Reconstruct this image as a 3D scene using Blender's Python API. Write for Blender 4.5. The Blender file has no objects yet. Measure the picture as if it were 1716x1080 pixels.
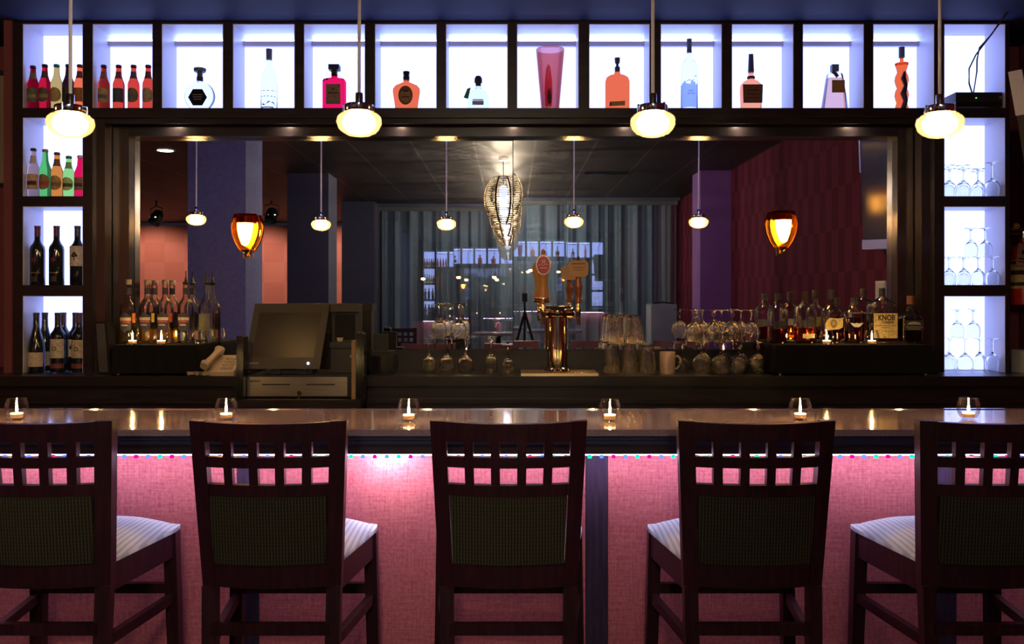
import bpy, bmesh, math, random
from mathutils import Vector, Matrix
random.seed(7)
PI = math.pi
C = bpy.context.scene.collection
H = 1.47            # eye height
F = 1478.0          # focal length in pixels of the 1716 wide frame
YM = 4.78           # mirror plane
DY = -.44
def X(px, y): return (px-860)/F*y
def Z(py, y): return H-(py-507)/F*y
def RX(px, y): return (px-860)/F*(2*YM-y)      # where a thing seen in the mirror really stands
def RZ(py, y): return H-(py-507)/F*(2*YM-y)

# ---------------------------------------------------------------- materials
MATS = {}
def principled(name, col, rough=.5, metal=0., spec=.5, noise=0., nscale=20., coat=0., trans=0., ior=1.45, alpha=1., sheen=0., stretch=None, bump=0.):
    if name in MATS: return MATS[name]
    m = bpy.data.materials.new(name); m.use_nodes = True
    nt = m.node_tree; b = nt.nodes['Principled BSDF']
    b.inputs['Base Color'].default_value = (*col, 1); b.inputs['Roughness'].default_value = rough
    b.inputs['Metallic'].default_value = metal; b.inputs['Specular IOR Level'].default_value = spec
    b.inputs['Coat Weight'].default_value = coat; b.inputs['Coat Roughness'].default_value = .08
    b.inputs['Transmission Weight'].default_value = trans; b.inputs['IOR'].default_value = ior
    b.inputs['Sheen Weight'].default_value = sheen
    if noise > 0 or bump > 0:
        tc = nt.nodes.new('ShaderNodeTexCoord'); mp = nt.nodes.new('ShaderNodeMapping')
        if stretch: mp.inputs['Scale'].default_value = stretch
        nz = nt.nodes.new('ShaderNodeTexNoise'); nz.inputs['Scale'].default_value = nscale; nz.inputs['Detail'].default_value = 4
        nt.links.new(tc.outputs['Object'], mp.inputs[0]); nt.links.new(mp.outputs[0], nz.inputs['Vector'])
        if noise > 0:
            rp = nt.nodes.new('ShaderNodeValToRGB')
            rp.color_ramp.elements[0].position = .3; rp.color_ramp.elements[1].position = .7
            rp.color_ramp.elements[0].color = (*[c*(1-noise) for c in col], 1)
            rp.color_ramp.elements[1].color = (*[min(1, c*(1+noise)) for c in col], 1)
            nt.links.new(nz.outputs['Fac'], rp.inputs[0]); nt.links.new(rp.outputs[0], b.inputs['Base Color'])
        if bump > 0:
            bp = nt.nodes.new('ShaderNodeBump'); bp.inputs['Strength'].default_value = bump; bp.inputs['Distance'].default_value = .002
            nt.links.new(nz.outputs['Fac'], bp.inputs['Height']); nt.links.new(bp.outputs[0], b.inputs['Normal'])
    MATS[name] = m; return m
def emis(name, col, s):
    if name in MATS: return MATS[name]
    m = bpy.data.materials.new(name); m.use_nodes = True; nt = m.node_tree; nt.nodes.clear()
    e = nt.nodes.new('ShaderNodeEmission'); o = nt.nodes.new('ShaderNodeOutputMaterial')
    e.inputs[0].default_value = (*col, 1); e.inputs[1].default_value = s
    nt.links.new(e.outputs[0], o.inputs[0]); MATS[name] = m; return m
def tint(name, col, ior=1.14, rough=0.):
    if name in MATS: return MATS[name]
    m = bpy.data.materials.new(name); m.use_nodes = True; nt = m.node_tree; nt.nodes.clear()
    g = nt.nodes.new('ShaderNodeBsdfGlass'); o = nt.nodes.new('ShaderNodeOutputMaterial')
    g.inputs['Color'].default_value = (*col, 1); g.inputs['IOR'].default_value = ior; g.inputs['Roughness'].default_value = rough
    nt.links.new(g.outputs[0], o.inputs[0]); MATS[name] = m; return m
def thin(name, col, refl=.12, fres=True, diff=0., dcol=(1, 1, 1), fk=.45):
    """thin glass: lets light straight through, mirrors a little"""
    if name in MATS: return MATS[name]
    m = bpy.data.materials.new(name); m.use_nodes = True; nt = m.node_tree; nt.nodes.clear()
    t = nt.nodes.new('ShaderNodeBsdfTransparent'); g = nt.nodes.new('ShaderNodeBsdfGlossy'); mx = nt.nodes.new('ShaderNodeMixShader'); o = nt.nodes.new('ShaderNodeOutputMaterial')
    t.inputs[0].default_value = (*col, 1); g.inputs['Roughness'].default_value = 0.0
    mx.inputs[0].default_value = refl
    if fres:
        f = nt.nodes.new('ShaderNodeFresnel'); f.inputs[0].default_value = 1.45; nt.links.new(f.outputs[0], mx.inputs[0])
    nt.links.new(t.outputs[0], mx.inputs[1]); nt.links.new(g.outputs[0], mx.inputs[2])
    if fres:
        ml = nt.nodes.new('ShaderNodeMath'); ml.operation = 'MULTIPLY'; ml.inputs[1].default_value = fk
        nt.links.new(f.outputs[0], ml.inputs[0]); nt.links.new(ml.outputs[0], mx.inputs[0])
    last = mx
    if diff > 0:
        d = nt.nodes.new('ShaderNodeBsdfTranslucent'); d.inputs[0].default_value = (*dcol, 1)
        m2 = nt.nodes.new('ShaderNodeMixShader'); m2.inputs[0].default_value = diff
        nt.links.new(mx.outputs[0], m2.inputs[1]); nt.links.new(d.outputs[0], m2.inputs[2]); last = m2
    nt.links.new(last.outputs[0], o.inputs[0]); MATS[name] = m; return m
def stripes(name, c1, c2, period, axis='X', rough=.85, cross=None):
    m = bpy.data.materials.new(name); m.use_nodes = True; nt = m.node_tree; b = nt.nodes['Principled BSDF']
    b.inputs['Roughness'].default_value = rough; b.inputs['Specular IOR Level'].default_value = .2
    tc = nt.nodes.new('ShaderNodeTexCoord'); w = nt.nodes.new('ShaderNodeTexWave'); w.bands_direction = axis
    w.inputs['Scale'].default_value = .314/period; w.inputs['Distortion'].default_value = .6; w.inputs['Detail Scale'].default_value = 3
    nt.links.new(tc.outputs['Object'], w.inputs['Vector'])
    rp = nt.nodes.new('ShaderNodeValToRGB'); rp.color_ramp.elements[0].color = (*c1, 1); rp.color_ramp.elements[1].color = (*c2, 1)
    rp.color_ramp.elements[0].position = .35; rp.color_ramp.elements[1].position = .75
    src = w.outputs['Fac']
    if cross:
        w2 = nt.nodes.new('ShaderNodeTexWave'); w2.bands_direction = cross[0]; w2.inputs['Scale'].default_value = .314/cross[1]
        nt.links.new(tc.outputs['Object'], w2.inputs['Vector'])
        mm = nt.nodes.new('ShaderNodeMath'); mm.operation = 'MULTIPLY_ADD'; mm.inputs[1].default_value = cross[2]
        nt.links.new(w2.outputs['Fac'], mm.inputs[0]); nt.links.new(w.outputs['Fac'], mm.inputs[2]); src = mm.outputs[0]
    nt.links.new(src, rp.inputs[0]); nt.links.new(rp.outputs[0], b.inputs['Base Color'])
    return m
def checker(name, c1, c2, size, rough=.6):
    m = bpy.data.materials.new(name); m.use_nodes = True; nt = m.node_tree; b = nt.nodes['Principled BSDF']
    b.inputs['Roughness'].default_value = rough; b.inputs['Specular IOR Level'].default_value = .15
    tc = nt.nodes.new('ShaderNodeTexCoord'); mp = nt.nodes.new('ShaderNodeMapping'); ck = nt.nodes.new('ShaderNodeTexChecker')
    mp.inputs['Scale'].default_value = tuple((1/s if s else 0) for s in size); mp.inputs['Location'].default_value = (.5, .5, .5)
    ck.inputs['Scale'].default_value = 1; ck.inputs['Color1'].default_value = (*c1, 1); ck.inputs['Color2'].default_value = (*c2, 1)
    nt.links.new(tc.outputs['Object'], mp.inputs[0]); nt.links.new(mp.outputs[0], ck.inputs[0]); nt.links.new(ck.outputs[0], b.inputs['Base Color'])
    return m

WOOD = principled('mahogany', (.046, .011, .020), .38, noise=.35, nscale=6, stretch=(12, 12, 1), spec=.45)
BAR_WOOD = principled('dark bar wood', (.022, .014, .018), .30, noise=.4, nscale=5, stretch=(1, 8, 8), spec=.5)
SATIN = principled('satin espresso panel', (.12, .095, .09), .24, metal=.85, noise=.15, nscale=4)
BLACK = principled('matte black', (.012, .012, .013), .55)
BLACKG = principled('gloss black', (.010, .010, .012), .18)
CLOTH = principled('black cloth', (.012, .011, .012), .9, spec=.1, bump=.3, nscale=80)
CHROME = principled('chrome', (.75, .75, .78), .10, metal=1)
BRASS = principled('brass', (.75, .52, .28), .16, metal=1)
STEEL = principled('brushed steel', (.55, .48, .42), .28, metal=1, noise=.12, nscale=8, stretch=(1, 30, 30))
LINING = principled('white laminate', (.56, .55, .64), .4)
GLASS = tint('clear glass', (.985, .99, .995), 1.45)
BOTTLE = thin('clear bottle glass', (.985, .985, .98), .1, True, fk=.75)
SPARK = tint('wavy drinking glass', (.99, .985, .975), 1.58)
_nt = SPARK.node_tree; _n = _nt.nodes.new('ShaderNodeTexNoise'); _n.inputs['Scale'].default_value = 75; _b = _nt.nodes.new('ShaderNodeBump'); _b.inputs['Strength'].default_value = .55; _b.inputs['Distance'].default_value = .004
_t = _nt.nodes.new('ShaderNodeTexCoord'); _nt.links.new(_t.outputs['Object'], _n.inputs['Vector']); _nt.links.new(_n.outputs['Fac'], _b.inputs['Height']); _nt.links.new(_b.outputs[0], _nt.nodes['Glass BSDF'].inputs['Normal'])
CUP = thin('thin clear glass', (.98, .98, .98))
PAPER = principled('cream paper', (.62, .50, .33), .8)
INK = principled('dark ink', (.03, .02, .015), .8)
WHITEP = principled('white paint', (.6, .6, .62), .5)
MIRROR = principled('silvered mirror', (.90, .90, .92), 0.0, metal=1)

# ---------------------------------------------------------------- mesh helpers
def B(): return bmesh.new()
def bx(bm, x0, x1, y0, y1, z0, z1):
    vs = [bm.verts.new(p) for p in ((x0,y0,z0),(x1,y0,z0),(x1,y1,z0),(x0,y1,z0),(x0,y0,z1),(x1,y0,z1),(x1,y1,z1),(x0,y1,z1))]
    for f in ((3,2,1,0),(4,5,6,7),(0,1,5,4),(1,2,6,5),(2,3,7,6),(3,0,4,7)): bm.faces.new([vs[i] for i in f])
    return bm
def hexa(bm, p):
    """eight corners: four of the lower face then four of the upper, both counter-clockwise from above"""
    vs = [bm.verts.new(q) for q in p]
    for f in ((3,2,1,0),(4,5,6,7),(0,1,5,4),(1,2,6,5),(2,3,7,6),(3,0,4,7)): bm.faces.new([vs[i] for i in f])
    return bm
def bar(bm, a, b, w, h, up=Vector((0, 0, 1))):
    a = Vector(a); b = Vector(b); d = (b-a).normalized()
    s = d.cross(up)
    if s.length < 1e-4: s = Vector((1, 0, 0))
    s.normalize(); u = s.cross(d)
    pts = []
    for e in (a, b):
        for sx, sz in ((-1,-1),(1,-1),(1,1),(-1,1)): pts.append(e+s*sx*w/2+u*sz*h/2)
    vs = [bm.verts.new(p) for p in pts]
    for f in ((0,1,2,3),(7,6,5,4),(0,4,5,1),(1,5,6,2),(2,6,7,3),(3,7,4,0)): bm.faces.new([vs[i] for i in f])
    return bm
def ring_loft(bm, rings, cap0=True, cap1=True):
    """rings: list of lists of points, or a single point for a pole"""
    vr = [[bm.verts.new(p) for p in r] for r in rings]
    for a, b in zip(vr, vr[1:]):
        n = max(len(a), len(b))
        for i in range(n):
            j = (i+1) % n
            if len(a) == 1: bm.faces.new((a[0], b[j], b[i]))
            elif len(b) == 1: bm.faces.new((a[i], a[j], b[0]))
            else: bm.faces.new((a[i], a[j], b[j], b[i]))
    if cap0 and len(vr[0]) > 2: bm.faces.new(list(reversed(vr[0])))
    if cap1 and len(vr[-1]) > 2: bm.faces.new(vr[-1])
    return bm
def lathe(bm, prof, n=24, cx=0, cy=0, cz=0, sx=1, sy=1, cap=True, rib=0., nrib=12):
    rings = []
    for r, z in prof:
        if r <= 1e-6: rings.append([(cx, cy, cz+z)])
        else: rings.append([(cx+sx*r*(1+rib*math.cos(2*PI*i*nrib/n))*math.cos(2*PI*i/n), cy+sy*r*(1+rib*math.cos(2*PI*i*nrib/n))*math.sin(2*PI*i/n), cz+z) for i in range(n)])
    return ring_loft(bm, rings, cap, cap)
def loft(bm, secs, n=32):
    """secs: (z, half width, half depth, roundness power)"""
    rings = []
    for z, a, b, p in secs:
        ring = []
        for i in range(n):
            t = 2*PI*i/n; c, s = math.cos(t), math.sin(t)
            ring.append((a*math.copysign(abs(c)**(2/p), c), b*math.copysign(abs(s)**(2/p), s), z))
        rings.append(ring)
    return ring_loft(bm, rings)
def tube(bm, pts, r, n=8):
    pts = [Vector(p) for p in pts]; rings = []
    for i, p in enumerate(pts):
        d = (pts[min(i+1, len(pts)-1)]-pts[max(i-1, 0)]).normalized()
        ref = Vector((0, 0, 1)) if abs(d.z) < .9 else Vector((1, 0, 0))
        s = d.cross(ref).normalized(); u = s.cross(d)
        rr = r[i] if isinstance(r, (list, tuple)) else r
        rings.append([p+s*rr*math.cos(2*PI*k/n)-u*rr*math.sin(2*PI*k/n) for k in range(n)])
    return ring_loft(bm, rings)
def arc_label(bm, r, z0, z1, a0, a1, n=12, shape=None):
    """a paper label wrapped on a round bottle; angle 0 faces the room (-Y)"""
    lo, hi = [], []
    for i in range(n+1):
        a = a0+(a1-a0)*i/n; p = (r*math.sin(a), -r*math.cos(a))
        f0, f1 = (0, 1) if shape is None else shape(2*i/n-1)
        lo.append(bm.verts.new((*p, z0+(z1-z0)*f0))); hi.append(bm.verts.new((*p, z0+(z1-z0)*f1)))
    for i in range(n): bm.faces.new((lo[i], lo[i+1], hi[i+1], hi[i]))
    return bm
def OVAL(u):
    h = math.sqrt(max(0, 1-u*u))*.5+.02; return .5-h, .5+h
def prism(bm, pts, y0, y1):
    """outline in x,z pushed through y"""
    n = len(pts)
    a = [bm.verts.new((x, y0, z)) for x, z in pts]; b = [bm.verts.new((x, y1, z)) for x, z in pts]
    bm.faces.new(a); bm.faces.new(list(reversed(b)))
    for i in range(n): j = (i+1) % n; bm.faces.new((a[j], a[i], b[i], b[j]))
    return bm
def ngon(n, r, cx=0, cz=0, a0=0, sx=1, sz=1): return [(cx+sx*r*math.cos(a0+2*PI*i/n), cz+sz*r*math.sin(a0+2*PI*i/n)) for i in range(n)]

def obj(name, bm, m, parent=None, loc=None, bevel=0, seg=2, smooth=True, rot=None, ang=38):
    if bevel > 0:
        es = [e for e in bm.edges if len(e.link_faces) == 2 and e.calc_face_angle(0) > .6]
        bmesh.ops.bevel(bm, geom=es, offset=bevel, segments=seg, affect='EDGES', clamp_overlap=True)
    bmesh.ops.recalc_face_normals(bm, faces=bm.faces)
    for f in bm.faces: f.smooth = smooth
    for e in bm.edges:
        if len(e.link_faces) == 2: e.smooth = e.calc_face_angle(0) < math.radians(ang)
    me = bpy.data.meshes.new(name); bm.to_mesh(me); bm.free()
    o = bpy.data.objects.new(name, me); C.objects.link(o)
    if m: me.materials.append(m)
    if parent: o.parent = parent
    if loc: o.location = loc
    if rot: o.rotation_euler = rot
    return o
def tag(o, label=None, cat=None, group=None, kind=None):
    if label: o['label'] = label
    if cat: o['category'] = cat
    if group: o['group'] = group
    if kind: o['kind'] = kind
    return o
def thing(name, label, cat, loc=(0, 0, 0), rz=0, group=None):
    o = bpy.data.objects.new(name, None); C.objects.link(o); o.empty_display_size = .05
    o.location = loc; o.rotation_euler = (0, 0, rz)
    return tag(o, label, cat, group)
def dup(root, loc, rz=None, label=None, group=None):
    def cp(o, par):
        c = o.copy(); C.objects.link(c)
        if par: c.parent = par
        for ch in kids.get(o.name, []): cp(ch, c)
        return c
    kids = {}
    for o in list(C.objects):
        if o.parent: kids.setdefault(o.parent.name, []).append(o)
    r = cp(root, None); r.location = loc
    if rz is not None: r.rotation_euler = (0, 0, rz)
    if label: r['label'] = label
    if group: r['group'] = group
    return r
def struct(name, bm, m, label=None, **k):
    o = obj(name, bm, m, **k); o['kind'] = 'structure'; o['category'] = name.split('_')[0]
    if label: o['label'] = label
    return o
def text(s, size, m, parent, loc, rot=(PI/2, 0, 0), bold=0., sx=1., name='lettering'):
    cu = bpy.data.curves.new('lettering', 'FONT'); cu.body = s; cu.size = size; cu.align_x = 'CENTER'; cu.align_y = 'CENTER'
    cu.extrude = .0003; cu.offset = bold; cu.resolution_u = 3
    t = bpy.data.objects.new('lettering_source', cu); C.objects.link(t)
    dg = bpy.context.evaluated_depsgraph_get(); me = bpy.data.meshes.new_from_object(t.evaluated_get(dg))
    bpy.data.objects.remove(t); bpy.data.curves.remove(cu)
    o = bpy.data.objects.new(name, me); C.objects.link(o); me.materials.clear(); me.materials.append(m)
    o.parent = parent; o.location = loc; o.rotation_euler = rot; o.scale = (sx, 1, 1)
    return o
def lamp(kind, name, loc, energy, col, parent=None, size=.03, rot=None, spot=None):
    l = bpy.data.lights.new(name, kind); l.energy = energy; l.color = col
    if kind in ('POINT', 'SPOT'): l.shadow_soft_size = size
    if kind == 'AREA': l.size = size
    if spot: l.spot_size = spot; l.spot_blend = .6
    o = bpy.data.objects.new(name, l); C.objects.link(o); o.location = loc
    if parent: o.parent = parent
    if rot: o.rotation_euler = rot
    return o

# ---------------------------------------------------------------- the room
CEIL = 3.156
def ceiling_mat():
    m = principled('dark ceiling panel', (.045, .036, .040), .55, spec=.3); nt = m.node_tree; b = nt.nodes['Principled BSDF']
    tc = nt.nodes.new('ShaderNodeTexCoord'); sp = nt.nodes.new('ShaderNodeSeparateXYZ'); nt.links.new(tc.outputs['Object'], sp.inputs[0])
    def line(out, off, per, w):
        a = nt.nodes.new('ShaderNodeMath'); a.operation = 'ADD'; a.inputs[1].default_value = off+100*per
        f = nt.nodes.new('ShaderNodeMath'); f.operation = 'MODULO'; f.inputs[1].default_value = per
        l = nt.nodes.new('ShaderNodeMath'); l.operation = 'LESS_THAN'; l.inputs[1].default_value = w
        nt.links.new(out, a.inputs[0]); nt.links.new(a.outputs[0], f.inputs[0]); nt.links.new(f.outputs[0], l.inputs[0]); return l.outputs[0]
    l1 = line(sp.outputs['X'], .43, .66, .022); l2 = line(sp.outputs['Y'], .3, 1.9, .012)
    mx = nt.nodes.new('ShaderNodeMath'); mx.operation = 'MAXIMUM'; nt.links.new(l1, mx.inputs[0]); nt.links.new(l2, mx.inputs[1])
    cm = nt.nodes.new('ShaderNodeMix'); cm.data_type = 'RGBA'; cm.inputs[6].default_value = (.045, .036, .040, 1); cm.inputs[7].default_value = (.13, .11, .12, 1)
    nt.links.new(mx.outputs[0], cm.inputs[0]); nt.links.new(cm.outputs[2], b.inputs['Base Color']); return m
CARPET = principled('dark carpet', (.03, .018, .022), .95, noise=.4, nscale=60)
REDWALL = principled('deep red paint', (.20, .040, .050), .6, noise=.08, nscale=30)
CHECK = checker('red tonal panelling', (.15, .022, .058), (.108, .014, .034), (0, .16, .38), .9)
SALMON = checker('salmon tonal panelling', (.60, .20, .155), (.55, .175, .135), (.42, 0, .42))
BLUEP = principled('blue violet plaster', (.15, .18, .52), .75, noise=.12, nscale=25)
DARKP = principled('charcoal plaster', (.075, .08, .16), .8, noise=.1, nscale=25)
struct('floor', bx(B(), -9, 2.95, -9.15, 5.1, -.05, 0), CARPET, 'dark carpeted floor of the bar room')
struct('ceiling', bx(B(), -9, 2.95, -9.15, 5.1, CEIL, CEIL+.05), ceiling_mat(), 'dark panelled ceiling with thin pale seams')
struct('wall_back', bx(B(), -9, 2.95, 5.06, 5.12, 0, CEIL), REDWALL, 'deep red wall behind the back bar')
struct('wall_right', bx(B(), 2.9, 2.96, -9.15, 5.12, 0, CEIL), CHECK, 'deep red right wall with tonal rectangles')
struct('wall_left', bx(B(), -9.06, -9, -9.15, 5.12, 0, CEIL), SALMON, 'salmon wall at the far left of the room')
struct('wall_rear', bx(B(), -9, -2.9, -9.2, -9.04, 0, CEIL-.06), SALMON, 'salmon pink rear wall seen in the mirror between the columns')
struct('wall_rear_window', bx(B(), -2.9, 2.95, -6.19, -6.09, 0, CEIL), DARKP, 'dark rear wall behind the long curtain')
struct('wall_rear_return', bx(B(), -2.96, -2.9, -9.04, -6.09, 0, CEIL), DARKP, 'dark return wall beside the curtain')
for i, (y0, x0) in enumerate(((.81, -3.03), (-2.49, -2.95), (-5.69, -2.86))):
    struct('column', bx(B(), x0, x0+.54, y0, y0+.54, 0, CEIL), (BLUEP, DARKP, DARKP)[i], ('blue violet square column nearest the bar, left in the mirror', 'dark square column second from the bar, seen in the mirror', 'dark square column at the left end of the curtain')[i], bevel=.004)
struct('pilaster', bx(B(), 2.49, 2.9, -2.71, -2.19, 0, CEIL), principled('violet plaster', (.22, .09, .38), .7), 'violet pilaster on the right wall, seen in the mirror')
struct('trim_soffit', bx(B(), -3.3, 2.9, 4.06, 5.06, 2.938, CEIL), principled('dark soffit', (.028, .038, .095), .65, spec=.12), 'dark soffit over the lit top shelf')
struct('trim_left', bx(B(), X(8, 4.6), X(21.5, 4.6), 4.59, 5.06, 1.101, Z(26, 4.6)), principled('red brown strip', (.16, .045, .05), .5), 'red brown upright strip at the left end of the back bar')
struct('trim_right', bx(B(), X(1692, 4.6)+.003, X(1699, 4.6), 4.66, 5.06, 1.101, 2.94), principled('red strip', (.24, .03, .035), .5), 'red upright strip at the right end of the back bar')

# rear window: a clear pane in front of the long curtain
w = struct('window_1', bx(B(), -2.32, 2.85, -5.53, -5.49, CEIL-.05, CEIL-.002), DARKP, 'tall glazed partition in front of the grey curtain')
PANE = thin('window glass', (.93, .95, .96), .17, fres=False)
for k, (a, b, tilt) in enumerate(((-2.32, -1.02, .0), (-1.01, .92, -.0045), (.93, 2.85, -.003))):
    me = B(); bx(me, a, b, -.003, .003, -(CEIL-.05), 0)
    obj('pane', me, PANE, w, loc=(0, -5.51, CEIL-.05), rot=(tilt, 0, 0), smooth=False)
bm = B(); n = 420; lo = []; hi = []
for i in range(n+1):
    u = i/n; x = -2.3+5.15*u; ph = 2*PI*21*(u+.012*math.sin(17*u)+.006*math.sin(41*u))
    y = .055*math.sin(ph)+.02*math.sin(2.3*ph+1)
    lo.append(bm.verts.new((x+.012*math.cos(ph), y*1.1, .03))); hi.append(bm.verts.new((x, y*.8, CEIL-.02)))
for i in range(n): bm.faces.new((lo[i], lo[i+1], hi[i+1], hi[i]))
cur = thing('curtain', 'long grey blue pleated curtain across the rear window', 'curtain', (0, -5.82, 0))
obj('drape', bm, principled('grey curtain cloth', (.29, .39, .53), .9, spec=.1, sheen=.3), cur)
obj('heading', bx(B(), -2.32, 2.85, -.09, .085, CEIL-.10, CEIL-.004), principled('grey heading tape', (.30, .32, .34), .9), cur)

# ---------------------------------------------------------------- back bar shelving
S = thing('back_bar_shelving', 'dark wood back bar shelving with glowing backlit compartments around the mirror', 'shelving unit', (0, 0, 1.10))
YF, YB = 4.60, 4.80
def sx(p): return X(p, YF)
TOPX = [(38,139),(155,256),(271,374),(390,494),(509,612),(628,732),(747,851),(866,970),(987,1089),(1107,1210),(1226,1330),(1345,1448),(1463,1566),(1582,1685)]
ZT0, ZT1 = Z(181, YF), Z(40, YF)
ROWS = [(Z(329, YF), Z(197, YF)), (Z(478, YF), Z(346, YF)), (1.102, Z(496, YF))]
cells = [(sx(a), sx(b), ZT0, ZT1, 'top') for a, b in TOPX]
for r in ROWS:
    cells.append((sx(38), sx(139), *r, 'col')); cells.append((sx(1582), sx(1685), *r, 'col'))
fr = B(); o = 1.10
edges = [sx(22)]+[v for a, b in TOPX for v in (sx(a), sx(b))]+[sx(1692)]
for i in range(0, len(edges), 2): bx(fr, edges[i], edges[i+1], YF, YB, ZT0-o, ZT1-o)          # dividers of the top row
bx(fr, edges[0], edges[-1], YF, YB+.06, ZT1-o, 2.9365-o)                                          # top board
bx(fr, edges[0], edges[-1], YF, 4.86, Z(197, YF)-o, ZT0-o)                                       # long board under the top row
for a, b, c, d in ((22, 38, 139, 155), (1566, 1582, 1685, 1692)):
    bx(fr, sx(a), sx(b), YF, YB, .001, Z(197, YF)-o); bx(fr, sx(c), sx(d), YF, YB, .001, Z(197, YF)-o)
    bx(fr, sx(b), sx(c), YF, YB, Z(346, YF)-o, Z(329, YF)-o); bx(fr, sx(b), sx(c), YF, YB, Z(496, YF)-o, Z(478, YF)-o)
bx(fr, edges[0], edges[-1], YB+.004, YB+.06, ZT0-o, ZT1-o)                                       # back boxing of the light boxes
for a, b in ((22, 155), (1566, 1692)): bx(fr, sx(a), sx(b), YB+.004, 4.86, .001, Z(197, YF)-o)
obj('frame', fr, BAR_WOOD, S, smooth=False)
LED_TOP = emis('backlit acrylic bright', (.46, .57, 1.35), 1.42)
LED_COL = emis('backlit acrylic', (.48, .58, 1.25), 1.22)
LED_BAR = emis('blue white strip', (.5, .7, 1.5), 4.5)
for x0, x1, z0, z1, kind in cells:
    l = B(); t = .003; z0 -= o; z1 -= o
    bx(l, x0, x0+t, YF+.001, YB, z0, z1); bx(l, x1-t, x1, YF+.001, YB, z0, z1)
    bx(l, x0+t, x1-t, YF+.001, YB, z1-t, z1)
    obj('lining', l, LINING, S, smooth=False)
    obj('light_panel', bx(B(), x0+t, x1-t, YB-.002, YB+.003, z0, z1-t), LED_TOP if kind == 'top' else LED_COL, S, smooth=False)
for k in range(1, 13):
    x0, x1, z0, z1, kind = cells[k]
    h = B(); bx(h, x0+.004, x1-.004, YB-.030, YB-.003, z1-o-.066, z1-o-.040)
    hb = obj('strip_light', h, principled('grey lamp housing', (.50, .48, .60), .4), S, smooth=False)
    obj('tube', bx(B(), x0+.01, x1-.01, YB-.026, YB-.008, z1-o-.0398, z1-o-.030), LED_BAR, hb, smooth=False)
# stepped frame beside and over the mirror
STEP = ((4.622, 4.70, 2.197, 2.14, Z(197, YF), Z(207, 4.622)), (4.71, 4.776, 2.14, 2.052, Z(207, 4.622), 1.47+.888))
for s in (-1, 1):
    for y0, y1, xo, xi, zo, zi in STEP:
        obj('frame_panel', bx(B(), min(s*xo, s*xi), max(s*xo, s*xi), y0, y1 if y0 < 4.7 else 4.776, .001, zo-o-.002), SATIN, S, bevel=.003)
for y0, y1, xo, xi, zo, zi in STEP:
    obj('frame_header', bx(B(), -xi+.001, xi-.001, y0, 4.638 if y0 < 4.7 else 4.776, zi-o, zo-o-.002), principled('gloss moulding', (.020, .018, .026), .22, spec=.6), S, bevel=.004)
for k, x in enumerate((-1.80, -1.20, -.60, .0, .60, 1.20, 1.80)):
    WS = thing('puck_light', '%s small warm puck light under the header over the mirror' % ('leftmost', 'second', 'third', 'middle', 'fifth', 'sixth', 'rightmost')[k], 'puck light', (x, 4.672, 2.434), 0, 'puck lights under the header')
    lathe(bm := B(), [(0, 0), (.026, 0), (.026, -.010), (.022, -.012), (0, -.0105)], 20); obj('housing', bm, CHROME, WS)
    lathe(bm := B(), [(0, -.0107), (.020, -.0122), (.018, -.0140), (0, -.0145)], 20); obj('lens', bm, emis('puck lens', (1.0, .68, .38), 80), WS)
    lamp('SPOT', 'puck_beam', (0, 0, -.016), 3.6, (1.0, .70, .48), WS, .022, (-.06, 0, 0), 1.75)
# mirror in two leaves, the right one leaning a hair
mz0, mz1 = Z(586, YM), 1.47+.888
Mi = thing('mirror', 'wide two leaf mirror in a dark stepped frame behind the back bar', 'mirror', (0, YM, mz0))
obj('backing', bx(B(), -2.10, 2.10, .010, .018, .0, mz1-mz0), BLACK, Mi, smooth=False)
obj('mirror_leaf', bx(B(), -2.10, -.003, .0, .004, .001, mz1-mz0+.03), MIRROR, Mi, smooth=False)
obj('mirror_leaf', bx(B(), .001, 2.10, .0, .004, .001, mz1-mz0+.03), MIRROR, Mi, smooth=False, rot=(.0050, 0, 0))

# back counter with the lower till section
K = thing('back_counter', 'dark wood back bar counter with a lowered till section', 'counter', (0, 4.75, 0))
xa, xb = X(397, 4.41), X(613, 4.41)
for a, b in ((-3.25, xa), (xb, 2.89)):
    cc = B(); bx(cc, a, b, 4.41-4.75, 5.058-4.75, 1.05, 1.10)
    obj('countertop', cc, principled('dark counter', (.020, .015, .016), .30, spec=.5), K, bevel=.004)
    cc = B(); bx(cc, a, b, 4.44-4.75, 5.05-4.75, .02, 1.049)
    bx(cc, a, b, 4.425-4.75, 4.44-4.75, .96, .985)
    obj('cabinet', cc, BAR_WOOD, K, smooth=False)
cc = B(); bx(cc, xa+.001, xb-.001, 4.26-4.75, 5.05-4.75, .96, .998)
obj('till_shelf', cc, BAR_WOOD, K, bevel=.003)
cc = B(); bx(cc, xa+.001, xb-.001, 4.5-4.75, 5.05-4.75, .02, .959); obj('cabinet', cc, BAR_WOOD, K, smooth=False)
obj('backsplash', bx(B(), -2.135, 2.135, 4.778-4.75, 4.85-4.75, 1.101, mz0-.001), principled('dark backsplash', (.014, .011, .012), .5), K, smooth=False)

# ---------------------------------------------------------------- the bar
BR = thing('bar_counter', 'long bar with polished brown granite top and pink front panels', 'bar', (0, 3.0, 0))
def granite():
    m = principled('brown granite', (.19, .135, .13), .09, spec=.9, coat=.3); nt = m.node_tree; b = nt.nodes['Principled BSDF']
    tc = nt.nodes.new('ShaderNodeTexCoord'); v = nt.nodes.new('ShaderNodeTexNoise'); v.inputs['Scale'].default_value = 420; v.inputs['Detail'].default_value = 6
    rp = nt.nodes.new('ShaderNodeValToRGB'); rp.color_ramp.elements[0].color = (.20, .135, .16, 1); rp.color_ramp.elements[1].color = (.52, .38, .46, 1)
    rp.color_ramp.elements[0].position = .35; rp.color_ramp.elements[1].position = .66
    nt.links.new(tc.outputs['Object'], v.inputs['Vector']); nt.links.new(v.outputs['Fac'], rp.inputs[0]); nt.links.new(rp.outputs[0], b.inputs['Base Color']); return m
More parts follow.
